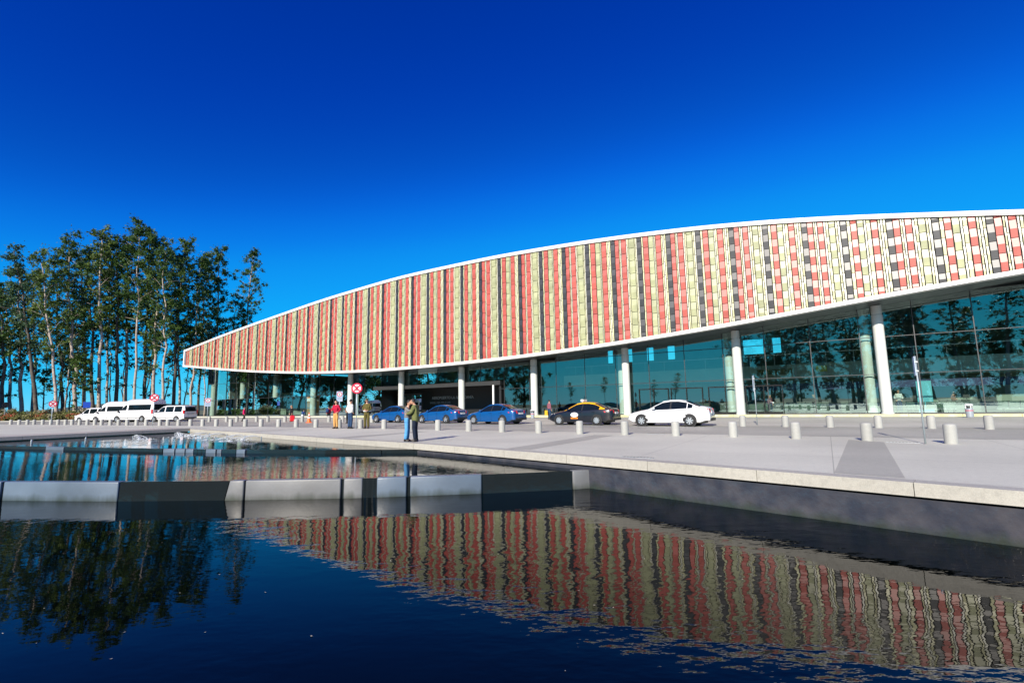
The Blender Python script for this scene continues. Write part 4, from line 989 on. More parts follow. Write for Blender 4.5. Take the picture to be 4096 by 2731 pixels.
# vans
MINI = [(0, .72, .62, .70, .6), (.12, .90, .75, .86, .65), (.45, 1.06, .93, .94, .68), (.95, 1.22, 1.08, .95, .70), (1.30, 1.48, 1.12, .95, .74), (1.85, 1.84, 1.14, .95, .76), (2.4, 1.93, 1.15, .95, .77), (4.6, 1.93, 1.16, .95, .77), (4.95, 1.88, 1.16, .94, .75), (5.10, 1.50, 1.14, .92, .76), (5.14, 1.12, 1.05, .90, .80)]
def van_extra(bodymat, H_, zt0, zt1, win, wz):
    def fn(root, tab, L, secs, xs):
        X = lambda x: L / 2 - x
        for sgn in (1, -1):
            w_ = interp(tab, L - .1, 3)
            mb = MB(); mb.box(X(L) - .035, X(L - .16), min(sgn * (w_ - .12), sgn * (w_ + .012)), max(sgn * (w_ - .12), sgn * (w_ + .012)), zt0, zt1); mb.build('tail_light', M['tail'], root)
            mb = MB(); mb.box(X(.34), X(.10), min(sgn * .62, sgn * .87), max(sgn * .62, sgn * .87), .74, .92); mb.build('headlight', M['lamp'], root)
            w2 = interp(tab, 1.4, 3)
            mb = MB(); mb.ball((X(1.32), sgn * (w2 + .12), 1.22), .08, .12, .13, 10, 7); mb.box(X(1.36), X(1.30), min(sgn * (w2 - .06), sgn * (w2 + .06)), max(sgn * (w2 - .06), sgn * (w2 + .06)), 1.17, 1.21); mb.build('mirror', M['trim'], root, True)
            mb = MB()
            for xl in (1.45, 2.55, 3.75): y = sgn * (interp(tab, xl, 3) + .002); mb.box(X(xl) - .008, X(xl) + .008, min(y - sgn * .03, y), max(y - sgn * .03, y), .36, wz - .1)
            mb.build('door_gap', M['trim'], root)
            mb = MB(); y = sgn * (interp(tab, 2.3, 3)); mb.box(X(2.42), X(2.22), min(y - sgn * .02, y + sgn * .02), max(y - sgn * .02, y + sgn * .02), .95, .99); mb.build('door_handle', M['trim'], root)
            mb = MB(); y = sgn * (interp(tab, 2.3, 3)); mb.box(X(L - .5), X(.7), min(y - sgn * .02, y + sgn * .008), max(y - sgn * .02, y + sgn * .008), .46, .52); mb.build('rub_strip', M['trim'], root)
        mb = MB(); mb.box(X(L) - .06, X(L) + .05, -.80, .80, .38, .52); mb.build('rear_bumper', M['trim'], root)
        mb = MB(); (y1, z0, z1, dx) = win; mb.hexa([(X(L) - .03, -y1, z0), (X(L) - .03, y1, z0), (X(L) + .05, y1, z0), (X(L) + .05, -y1, z0)], [(X(L) - .03 + dx, -y1 * .92, z1), (X(L) - .03 + dx, y1 * .92, z1), (X(L) + .05 + dx, y1 * .92, z1), (X(L) + .05 + dx, -y1 * .92, z1)]); mb.build('rear_window', M['cglass'], root)
        mb = MB(); mb.box(X(L) - .04, X(L), -.27, .27, .72, .84); mb.build('number_plate', M['plate'], root)
        mb = MB(); mb.box(X(L) - .05, X(L), -.5, .5, .93, .97); mb.build('rear_grip', M['trim'], root)
    return fn
def van(x, y, lab, tab, L, wins, ws, wr_, wheels, ex, sill=.26, rot=0, scale=1.0, rowk=.12):
    return vehicle('white_van', (x, y, .004), RZC + rot, lab, 'van', tab, L, white_p, wins, ws, None, wheels, wr_, group='white vans in the lane', extra=ex, sill=sill, scale=scale, rowk=rowk, spokes=6)
mex = van_extra(white_p, 1.93, .95, 1.35, (.72, 1.20, 1.74, .09), 1.12)
van(-57.6, 68.0, 'low white minivan at the left end of the vans', MINI, 5.14, [(1.42, 2.30), (2.42, 3.55), (3.68, 4.75)], (.95, 1.85), .33, (.92, 4.1), mex, rot=.42)
van(-42.4, 61.3, 'low white minivan at the right end of the vans, nearest the terminal', MINI, 5.14, [(1.42, 2.30), (2.42, 3.55), (3.68, 4.75)], (.95, 1.85), .33, (.92, 4.1), mex, rot=.34, scale=1.04)
SPR = [(0, .85, .72, .72, .6), (.10, 1.05, .85, .88, .7), (.50, 1.22, 1.08, .96, .76), (.95, 1.42, 1.30, .985, .80), (1.25, 1.80, 1.34, .985, .82), (1.62, 2.30, 1.36, .985, .84), (2.0, 2.58, 1.36, .985, .84), (2.4, 2.64, 1.36, .985, .84), (5.55, 2.64, 1.36, .985, .84), (5.85, 2.58, 1.36, .98, .84), (5.92, 2.0, 1.34, .97, .86), (5.94, 1.3, 1.2, .96, .88)]
sex = van_extra(white_p, 2.64, .95, 1.42, (.82, 1.36, 2.02, .02), 1.3)
van(-53.4, 66.2, 'tall white minibus, left one of the tall pair', SPR, 5.94, [(1.42, 2.25), (2.45, 5.6)], (.95, 1.62), .35, (1.0, 4.55), sex, rot=.44, rowk=.62, scale=1.03)
van(-48.4, 63.6, 'tall white minibus, right one of the tall pair with raised roof', SPR, 5.94, [(1.42, 2.25), (2.45, 5.6)], (.95, 1.62), .35, (1.0, 4.55), sex, rot=.36, rowk=.62, scale=1.10)
# ---------------------------------------------------------------- people
M['skin'] = mat('skin', (.55, .30, .20), .5); M['hair'] = mat('dark_hair', (.015, .011, .009), .55, bump=.004, bscale=60, coordobj=True); M['hair2'] = mat('light_hair', (.30, .19, .08), .55)
M['shoe'] = mat('dark_shoe', (.015, .013, .012), .4); M['eye'] = mat('eye_dark', (.01, .01, .01), .2); M['lip'] = mat('lips', (.42, .14, .12), .5)
def cloth(name, c): return mat(name, c, .85, var=.22, vscale=9, bump=.012, bscale=14, coordobj=True, spec=.2)
def skinned(name, verts, edges, rad, mt, parent, root=0, sub=2, extra=None):
    me = bpy.data.meshes.new(name); me.from_pydata(verts, edges, [])
    ob = bpy.data.objects.new(name + '_tmp', me); COL.objects.link(ob)
    sk = ob.modifiers.new('s', 'SKIN'); sk.use_smooth_shade = True
    for i, sv in enumerate(me.skin_vertices[0].data):
        sv.radius = rad[i] if isinstance(rad[i], tuple) else (rad[i], rad[i]); sv.use_root = (i == root)
    sb = ob.modifiers.new('b', 'SUBSURF'); sb.levels = sub; sb.render_levels = sub
    dg = bpy.context.evaluated_depsgraph_get(); m2 = bpy.data.meshes.new_from_object(ob.evaluated_get(dg))
    bpy.data.objects.remove(ob, do_unlink=True)
    m2.name = name; m2.materials.clear(); m2.materials.append(mt)
    if extra:
        b = bmesh.new(); b.from_mesh(m2)
        for (mb, mi, mm) in extra:
            if mm is not None and len(m2.materials) <= mi: m2.materials.append(mm)
            vs = [b.verts.new(p) for p in mb.v]
            for f in mb.f:
                try: ff = b.faces.new([vs[k] for k in f]); ff.material_index = mi; ff.smooth = True
                except ValueError: pass
        b.to_mesh(m2); b.free()
    m2.polygons.foreach_set('use_smooth', [True] * len(m2.polygons))
    o = bpy.data.objects.new(name, m2); COL.objects.link(o); o.parent = parent; return o

def person(loc, face, h, label, top, bottom, top_mat, bot_mat, hair='short', hair_mat=None, pose=None, group=None, hem=0.0, child=False, skirt=False):
    """face: heading in degrees (0 = +Y, counter-clockwise); pose may override joints"""
    k = h / 1.75
    root = empty('person', loc, R(face), label, 'person', group); root.scale = (k, k, k)
    J = dict(pelvis=(0, 0, .96), spine=(0, -.005, 1.14), chest=(0, 0, 1.32), neck=(0, .0, 1.475), skull=(0, .02, 1.56), head=(0, .03, 1.645), lean=0.0)
    for s_, n in ((1, 'R'), (-1, 'L')):
        J['sh' + n] = (.165 * s_, 0, 1.415); J['el' + n] = (.225 * s_, -.03, 1.13); J['wr' + n] = (.215 * s_, .06, .885); J['ha' + n] = (.21 * s_, .09, .80)
        J['hip' + n] = (.085 * s_, 0, .90); J['kn' + n] = (.095 * s_, .02, .50); J['an' + n] = (.10 * s_, -.03, .085); J['to' + n] = (.115 * s_, .13, .03)
    if pose: J.update(pose)
    names = ['pelvis', 'spine', 'chest', 'neck', 'skull', 'shR', 'elR', 'wrR', 'haR', 'shL', 'elL', 'wrL', 'haL', 'hipR', 'knR', 'anR', 'toR', 'hipL', 'knL', 'anL', 'toL']
    idx = {n: i for i, n in enumerate(names)}
    rad = dict(pelvis=(.135, .10), spine=(.125, .09), chest=(.15, .10), neck=.058, skull=.055, sh=.058, el=.040, wr=.028, ha=(.036, .018), hip=.085, kn=.056, an=.038, to=.03)
    gr = lambda n: rad.get(n, rad.get(n[:-1]))
    E_ = [('pelvis', 'spine'), ('spine', 'chest'), ('chest', 'neck'), ('neck', 'skull')]
    for n in 'RL': E_ += [('chest', 'sh' + n), ('sh' + n, 'el' + n), ('el' + n, 'wr' + n), ('wr' + n, 'ha' + n), ('pelvis', 'hip' + n), ('hip' + n, 'kn' + n), ('kn' + n, 'an' + n), ('an' + n, 'to' + n)]
    # head, face and fingers
    hd = Vector(J['head']); ex = []
    mb = MB()
    def shape(x, y, z):
        jaw = 1 - .28 * max(0, -z) ** 1.4
        return (x * jaw, y * (1 - .10 * max(0, -z)) + (.06 if y > 0 and z < -.3 else 0), z)
    mb.ball(hd, .078, .098, .118, 18, 12, fn=shape)
    mb.hexa([(hd.x - .014, hd.y + .085, hd.z - .035), (hd.x + .014, hd.y + .085, hd.z - .035), (hd.x + .012, hd.y + .122, hd.z - .03), (hd.x - .012, hd.y + .122, hd.z - .03)], [(hd.x - .008, hd.y + .085, hd.z + .025), (hd.x + .008, hd.y + .085, hd.z + .025), (hd.x + .005, hd.y + .098, hd.z + .022), (hd.x - .005, hd.y + .098, hd.z + .022)])
    for s_ in (1, -1): mb.ball((hd.x + .078 * s_, hd.y - .005, hd.z - .005), .012, .022, .034, 8, 6)
    for n in 'RL':
        w_, ha = Vector(J['wr' + n]), Vector(J['ha' + n]); d = (ha - w_).normalized()
        sd_ = d.cross(Vector((0, 1, 0)) if abs(d.y) < .8 else Vector((0, 0, 1))).normalized(); nn = sd_.cross(d)
        cu = J.get('curl', .5)
        for q, (off, L_) in enumerate(((-.027, .062), (-.009, .075), (.009, .078), (.027, .068))):
            a = ha + sd_ * off + d * .01; b_ = a + d * L_ * .5 + nn * .01 * cu; c = b_ + d * L_ * .4 + nn * .035 * cu
            mb.tube([a - d * .03, a, b_, c], [.010, .010, .009, .007], 6)
        a = ha - d * .035 - sd_ * .030; mb.tube([a, a - sd_ * .03 + d * .02, a - sd_ * .035 + d * .055 + nn * .01], [.012, .011, .008], 6)
    ex.append((mb, 0, None))
    mb = MB()
    for s_ in (1, -1): mb.ball((hd.x + .031 * s_, hd.y + .088, hd.z + .012), .013, .008, .009, 8, 6)
    ex.append((mb, 1, M['eye']))
    mb = MB(); mb.ball((hd.x, hd.y + .088, hd.z - .062), .026, .012, .008, 8, 6); ex.append((mb, 2, M['lip']))
    skinned('body', [J[n] for n in names], [(idx[a], idx[b]) for a, b in E_], [gr(n) for n in names], M['skin'], root, 0, 2, ex)
    # trousers
    tn = ['pelvis', 'waist', 'hipR', 'knR', 'anR', 'hipL', 'knL', 'anL']; tj = dict(J); tj['waist'] = tuple(Vector(J['pelvis']) * .45 + Vector(J['spine']) * .55)
    for n in 'RL': a = Vector(J['an' + n]); tj['an' + n] = (a.x, a.y, a.z - .02)
    ti = {n: i for i, n in enumerate(tn)}; tr_ = dict(pelvis=(.155, .125), waist=(.145, .11), hip=.105, kn=bottom[0], an=bottom[1])
    te = [('pelvis', 'waist')] + sum([[('pelvis', 'hip' + n), ('hip' + n, 'kn' + n), ('kn' + n, 'an' + n)] for n in 'RL'], [])
    skinned('trousers', [tj[n] for n in tn], [(ti[a], ti[b]) for a, b in te], [tr_.get(n, tr_.get(n[:-1])) for n in tn], bot_mat, root, 0, 2)
    # shirt, jumper or coat with sleeves
    un = ['hem', 'spine', 'chest', 'collar', 'shR', 'elR', 'cuR', 'shL', 'elL', 'cuL']; uj = dict(J)
    pv, sp = Vector(J['pelvis']), Vector(J['spine']); uj['hem'] = (pv.x, pv.y, pv.z - hem); uj['collar'] = tuple(Vector(J['neck']) * .75 + Vector(J['chest']) * .25)
    for n in 'RL': uj['cu' + n] = tuple(Vector(J['el' + n]) * .06 + Vector(J['wr' + n]) * .94)
    f = top[0]; ur = dict(hem=(.165 * f, .135 * f), spine=(.16 * f, .125 * f), chest=(.175 * f, .13 * f), collar=(.085 * f, .075 * f), sh=.078 * f, el=.062 * f, cu=.05 * f)
    ui = {n: i for i, n in enumerate(un)}; ue = [('hem', 'spine'), ('spine', 'chest'), ('chest', 'collar')] + sum([[('chest', 'sh' + n), ('sh' + n, 'el' + n), ('el' + n, 'cu' + n)] for n in 'RL'], [])
    skinned(top[1], [uj[n] for n in un], [(ui[a], ui[b]) for a, b in ue], [ur.get(n, ur.get(n[:-1])) for n in un], top_mat, root, 1, 2)
    # shoes
    for n in 'RL':
        a, t_ = Vector(J['an' + n]), Vector(J['to' + n]); mb = MB(); c = (a + t_) / 2; d = Vector((t_.x - a.x, t_.y - a.y, 0)); d = d.normalized() if d.length > .01 else Vector((0, 1, 0)); sx = Vector((d.y, -d.x, 0))
        zb_ = a.z - .085
        for z_, e_, wv in ((0, 1.0, .045), (.03, 1.0, .048), (.07, .75, .04), (.10, .35, .035)): pass
        ring = lambda z_, fr_, bk, wv: [a + d * fr_ + Vector((0, 0, zb_ - a.z + z_)), a + d * fr_ * .8 + sx * wv + Vector((0, 0, zb_ - a.z + z_)), a - d * bk + sx * wv * .8 + Vector((0, 0, zb_ - a.z + z_)), a - d * bk * 1.2 + Vector((0, 0, zb_ - a.z + z_)), a - d * bk - sx * wv * .8 + Vector((0, 0, zb_ - a.z + z_)), a + d * fr_ * .8 - sx * wv + Vector((0, 0, zb_ - a.z + z_))]
        rr = [ring(0, .20, .06, .045), ring(.035, .205, .065, .05), ring(.07, .13, .06, .045), ring(.115, .04, .05, .038)]
        vs = [p for q in rr for p in q]; fs = [(i * 6 + j, i * 6 + (j + 1) % 6, (i + 1) * 6 + (j + 1) % 6, (i + 1) * 6 + j) for i in range(3) for j in range(6)] + [tuple(range(6)), tuple(range(18, 24))]
        mb.add(vs, fs); mb.build('shoe', M['shoe'], root, True)
    # hair
    mb = MB(); hm = hair_mat or M['hair']
    if hair == 'cap':
        mb.ball((hd.x, hd.y - .005, hd.z + .055), .090, .108, .075, 16, 8); mb.hexa([(hd.x - .06, hd.y + .07, hd.z + .06), (hd.x + .06, hd.y + .07, hd.z + .06), (hd.x + .045, hd.y + .165, hd.z + .045), (hd.x - .045, hd.y + .165, hd.z + .045)], [(hd.x - .06, hd.y + .07, hd.z + .07), (hd.x + .06, hd.y + .07, hd.z + .07), (hd.x + .045, hd.y + .165, hd.z + .052), (hd.x - .045, hd.y + .165, hd.z + .052)]); mb.build('cap', hm, root, True)
    else:
        def hf(x, y, z):
            if y > .35 and z < .35: return (x * .86, y * .6, max(z, .0) + .25)
            if z < -.35: z = -.35 - (z + .35) * .2
            return (x, y, z)
        mb.ball((hd.x, hd.y - .012, hd.z + .022), .088, .108, .118, 18, 12, fn=hf)
        if hair == 'long':
            mb.tube([(hd.x, hd.y - .07, hd.z + .03), (hd.x, hd.y - .10, hd.z - .08), (hd.x, hd.y - .11, hd.z - .20), (hd.x, hd.y - .10, hd.z - .30)], [.075, .085, .075, .03], 10)
        mb.build('hair', hm, root, True)
    return root
c_red = cloth('crimson_jumper', (.38, .01, .04)); c_tan = cloth('tan_trousers', (.55, .30, .10)); c_lgrey = cloth('pale_grey_jumper', (.62, .62, .60)); c_navy = cloth('navy_jeans', (.025, .055, .12)); c_olv = cloth('olive_uniform', (.10, .085, .025)); c_parka = cloth('olive_parka', (.15, .165, .06))
c_dk = cloth('dark_navy_trousers', (.012, .018, .035)); c_jean = cloth('light_blue_jeans', (.10, .33, .62)); c_gry = cloth('grey_knit', (.20, .20, .20)); c_blk = cloth('black_coat', (.015, .015, .016)); c_pink = cloth('hot_pink_coat', (.70, .01, .12)); c_brn = cloth('brown_vest', (.20, .08, .04)); c_mauve = cloth('mauve_jumper', (.24, .09, .12)); c_blu = cloth('blue_jacket', (.02, .05, .16)); c_wht = cloth('white_trousers', (.70, .72, .74))
GD = .004
stand = dict()
arms_front = dict(elR=(.24, -.02, 1.14), wrR=(.10, .20, 1.08), haR=(.03, .24, 1.10), elL=(-.24, -.02, 1.14), wrL=(-.10, .20, 1.05), haL=(-.03, .24, 1.05))
pockets = dict(elR=(.26, -.08, 1.14), wrR=(.18, .06, .97), haR=(.16, .10, .91), elL=(-.26, -.08, 1.14), wrL=(-.18, .06, .97), haL=(-.16, .10, .91))
# embracing couple
MX, MY = -3.92, 19.72
hug_m = dict(neck=(0, .04, 1.46), skull=(0, .08, 1.535), head=(0, .115, 1.605), elR=(.27, .10, 1.15), wrR=(.17, .32, 1.02), haR=(.06, .42, .99), elL=(-.27, .10, 1.15), wrL=(-.17, .33, 1.10), haL=(-.05, .42, 1.12), chest=(0, .02, 1.32))
hug_w = dict(neck=(0, .03, 1.48), skull=(0, .06, 1.56), head=(0, .085, 1.645), elR=(.25, .16, 1.28), wrR=(.15, .36, 1.34), haR=(.06, .42, 1.36), elL=(-.25, .16, 1.24), wrL=(-.15, .34, 1.20), haL=(-.05, .42, 1.18))
person((MX, MY, .018), 82, 1.70, 'person in olive parka and dark trousers embracing another beside the pool', (1.22, 'parka'), (.085, .072), c_parka, c_dk, 'short', pose=hug_m, hem=.22)
person((MX - .34, MY + .07, .018), -98, 1.62, 'person in grey knit and light blue jeans embracing the one in the parka', (1.03, 'jumper'), (.085, .085), c_gry, c_jean, 'short', pose=hug_w, hem=.03)
person((-11.95, 33.2, GD), 160, 1.86, 'person in crimson jumper and tan trousers standing left of the round sign', (1.18, 'jumper'), (.088, .07), c_red, c_tan, 'short', pose=dict(elR=(.30, .0, 1.15), wrR=(.18, .20, 1.10), haR=(.10, .26, 1.10), elL=(-.30, -.02, 1.16), wrL=(-.22, .14, 1.02), haL=(-.17, .2, .98)), hem=.02)
person((-10.85, 32.8, GD), -35, 1.90, 'person in pale grey jumper and dark jeans seen from behind beside the sign', (1.16, 'jumper'), (.09, .078), c_lgrey, c_navy, 'short', pose=pockets, hem=.03)
person((-9.65, 32.45, GD), 178, 1.93, 'person in olive uniform and cap with a white belt, right of the sign', (1.14, 'uniform_tunic'), (.085, .07), c_olv, c_olv, 'cap', hair_mat=c_olv, pose=arms_front, hem=.06)
person((-30.2, 55.2, GD), -70, 1.62, 'person in hot pink coat and black trousers walking behind the bollards', (1.12, 'coat'), (.075, .06), c_pink, c_blk, 'short', pose=dict(knR=(.09, .10, .52), anR=(.09, .16, .085), toR=(.09, .32, .04), knL=(-.09, .0, .5), anL=(-.09, -.22, .14), toL=(-.09, -.10, .03)), hem=.12)
person((-23.4, 51.9, GD), 150, 1.68, 'blond person in black coat standing beside a red suitcase', (1.1, 'coat'), (.078, .06), c_blk, c_blk, 'long', M['hair2'], hem=.10)
person((-21.85, 51.0, GD), -20, 1.30, 'small person in dark blue jacket and white trousers by the orange cone', (1.1, 'jacket'), (.085, .07), c_blu, c_wht, 'short', pose=dict(spine=(0, .08, 1.12), chest=(0, .16, 1.27), neck=(0, .22, 1.40), skull=(0, .26, 1.48), head=(0, .28, 1.56), shR=(.165, .17, 1.36), shL=(-.165, .17, 1.36), elR=(.22, .22, 1.08), wrR=(.2, .34, .88), haR=(.18, .38, .8), elL=(-.22, .22, 1.08), wrL=(-.2, .34, .88), haL=(-.18, .38, .8)))
person((-19.2, 51.2, GD), 10, 1.52, 'person in red top with a dark rucksack behind the one in crimson', (1.12, 'jacket'), (.085, .07), c_red, c_blk, 'short')
person((3.3, 45.0, GD), -60, 1.72, 'person in mauve jumper carrying a yellow bag left of the taxi', (1.12, 'jumper'), (.085, .07), c_mauve, c_navy, 'short')
person((-14.6, 43.5, GD), 160, 1.66, 'person in brown vest partly hidden behind the uniformed one', (1.1, 'vest'), (.08, .07), c_brn, c_blk, 'short', pose=arms_front)
# belt of the uniform, rucksack, suitcase and bag
o = empty('rucksack', (-19.25, 51.0, 1.02), R(10), 'dark blue rucksack on the back of the person in red', 'rucksack')
mb = MB(); mb.ball((0, -.10, .08), .15, .11, .22, 14, 10, fn=lambda x, y, z: (math.copysign(abs(x) ** .6, x), math.copysign(abs(y) ** .6, y), math.copysign(abs(z) ** .7, z))); mb.build('pack', c_blu, o, True)
mb = MB(); mb.ball((0, -.20, 0), .10, .05, .10, 12, 8); mb.build('pocket', c_navy, o, True)
mb = MB(); [mb.tube([(e, -.02, .24), (e, .14, .26), (e, .2, .1), (e, -.02, -.1)], .018, 6) for e in (-.11, .11)]; mb.build('strap', c_blk, o)
o = empty('suitcase', (-23.0, 51.3, GD), R(25), 'bright red upright suitcase between the rear bollards', 'suitcase')
mb = MB(); mb.ball((0, 0, .36), .24, .13, .30, 20, 14, fn=lambda x, y, z: tuple(math.copysign(abs(c) ** .45, c) for c in (x, y, z))); mb.build('shell', mat('red_suitcase', (.70, .01, .015), .35, coat=.3), o, True)
mb = MB(); mb.tube([(-.09, .08, .62), (-.09, .08, .98), (.09, .08, .98), (.09, .08, .62)], .012, 8); mb.build('handle', M['trim'], o)
for e in (-.17, .17):
    mb = MB(); mb.lathe([(.04, -.02), (.04, .02)], 12, (e, .06, .04), 'x'); mb.build('wheel', M['tyre'], o)
o = empty('shopping_bag', (3.0, 44.85, .35), R(-60), 'yellow carrier bag held beside the person in mauve', 'bag')
mb = MB(); mb.hexa([(-.16, -.07, .02), (.16, -.07, .02), (.16, .07, .02), (-.16, .07, .02)], [(-.17, -.04, .46), (.17, -.04, .46), (.17, .04, .46), (-.17, .04, .46)]); mb.build('sack', mat('yellow_bag', (.75, .46, .02), .5, bump=.01, bscale=12), o)
mb = MB(); mb.tube([(-.07, 0, .45), (-.05, 0, .60), (.05, 0, .60), (.07, 0, .45)], .008, 6); mb.build('handle', M['trim'], o)
for pr in [x for x in bpy.data.objects if x.get('category') == 'person' and 'uniform and cap' in x['label']]:
    mb = MB(); n = 20
    mb.add([(.215 * math.cos(2 * math.pi * j / n), .178 * math.sin(2 * math.pi * j / n), z_) for z_ in (1.0, 1.055) for j in range(n)], [(j, (j + 1) % n, n + (j + 1) % n, n + j) for j in range(n)]); mb.build('white_belt', M['signwhite'], pr)
# travellers seen through the glass
src = {x['label'][:22]: x for x in bpy.data.objects if x.get('category') == 'person'}
ks_ = sorted(src)
for i, (s, D, a, lab) in enumerate(((1.0, 52.2, 30, 'dark figure standing inside the glass left of the wide right column'), (4.6, 53.0, 190, 'figure inside the glass behind the thin signpost'), (-5.2, 53.4, 150, 'figure inside the glass beside the pale blue banner'),
                                    (-8.6, 52.6, 200, 'figure inside the glass just left of the litter bin'), (17.5, 52.5, 90, 'figure inside the glass behind the white saloon'), (66.0, 52.5, 40, 'figure inside the glass left of the crimson jumper'))):
    sp_ = [x for x in bpy.data.objects if x.get('category') == 'person' and any(t_ in x['label'] for t_ in (['black coat standing', 'mauve', 'pale grey jumper', 'brown vest', 'red top', 'mauve'][i],))][0]
    c = copy_tree(sp_); c.location = P(s, D, .15); c.rotation_euler = (0, 0, R(a)); c['label'] = lab; c['group'] = 'travellers inside the hall'
# ---------------------------------------------------------------- trees and shrubs
def leafmat(name, c1, c2):
    mt = bpy.data.materials.new(name); mt.use_nodes = True; nt = mt.node_tree; nt.nodes.clear()
    o = nt.nodes.new('ShaderNodeOutputMaterial'); d = nt.nodes.new('ShaderNodeBsdfPrincipled'); tl = nt.nodes.new('ShaderNodeBsdfTranslucent'); mx = nt.nodes.new('ShaderNodeMixShader'); mx.inputs[0].default_value = .30
    g = nt.nodes.new('ShaderNodeNewGeometry'); no = nt.nodes.new('ShaderNodeTexNoise'); no.inputs['Scale'].default_value = .45; no.inputs['Detail'].default_value = 3
    rp = nt.nodes.new('ShaderNodeValToRGB'); rp.color_ramp.elements[0].position = .35; rp.color_ramp.elements[1].position = .66
    rp.color_ramp.elements[0].color = rgba(c1); rp.color_ramp.elements[1].color = rgba(c2)
    nt.links.new(g.outputs['Position'], no.inputs['Vector']); nt.links.new(no.outputs['Fac'], rp.inputs['Fac'])
    nt.links.new(rp.outputs[0], d.inputs['Base Color']); nt.links.new(rp.outputs[0], tl.inputs['Color']); d.inputs['Roughness'].default_value = .55; d.inputs['Specular IOR Level'].default_value = .35
    nt.links.new(d.outputs[0], mx.inputs[1]); nt.links.new(tl.outputs[0], mx.inputs[2]); nt.links.new(mx.outputs[0], o.inputs[0]); return mt
LEAF = [leafmat('dark_green_leaves', (.030, .075, .018), (.105, .18, .032)), leafmat('mid_green_leaves', (.05, .10, .02), (.16, .22, .045)), leafmat('bluish_green_leaves', (.03, .075, .040), (.09, .16, .07)), leafmat('olive_brown_leaves', (.045, .055, .015), (.12, .095, .03))]
BARK = [mat('grey_bark', (.26, .21, .17), .9, var=.4, vscale=2.0, col2=(.46, .39, .33), bump=.03, bscale=6), mat('dark_bark', (.09, .075, .06), .9, var=.4, vscale=2.0, bump=.03, bscale=6)]
def leaves(centres, radii, counts, size, rng, flat=.9, aspect=.55):
    V = []
    for (c, r, n) in zip(centres, radii, counts):
        p = rng.normal(size=(n, 3)); p /= np.linalg.norm(p, axis=1)[:, None] + 1e-9
        p *= np.abs(rng.normal(0, .62, n))[:, None]; p *= np.array([r, r, r * flat]); V.append(p + np.array(c))
    Pn = np.concatenate(V); n = len(Pn)
    a = rng.normal(size=(n, 3)); a[:, 2] *= .6; a /= np.linalg.norm(a, axis=1)[:, None]; b = np.cross(a, rng.normal(size=(n, 3))); b /= np.linalg.norm(b, axis=1)[:, None] + 1e-9
    s = size * (.6 + .8 * rng.random(n))[:, None]
    q = np.stack([Pn - a * s, Pn - b * s * aspect, Pn + a * s, Pn + b * s * aspect], 1).reshape(-1, 3)
    return q
def quadmesh(name, q, mt):
    n = len(q) // 4; me = bpy.data.meshes.new(name); me.vertices.add(len(q)); me.vertices.foreach_set('co', q.astype(np.float32).ravel())
    me.loops.add(n * 4); me.loops.foreach_set('vertex_index', np.arange(n * 4, dtype=np.int32)); me.polygons.add(n); me.polygons.foreach_set('loop_start', np.arange(0, n * 4, 4, dtype=np.int32)); me.polygons.foreach_set('loop_total', np.full(n, 4, dtype=np.int32))
    me.materials.append(mt); me.update(calc_edges=True); return me
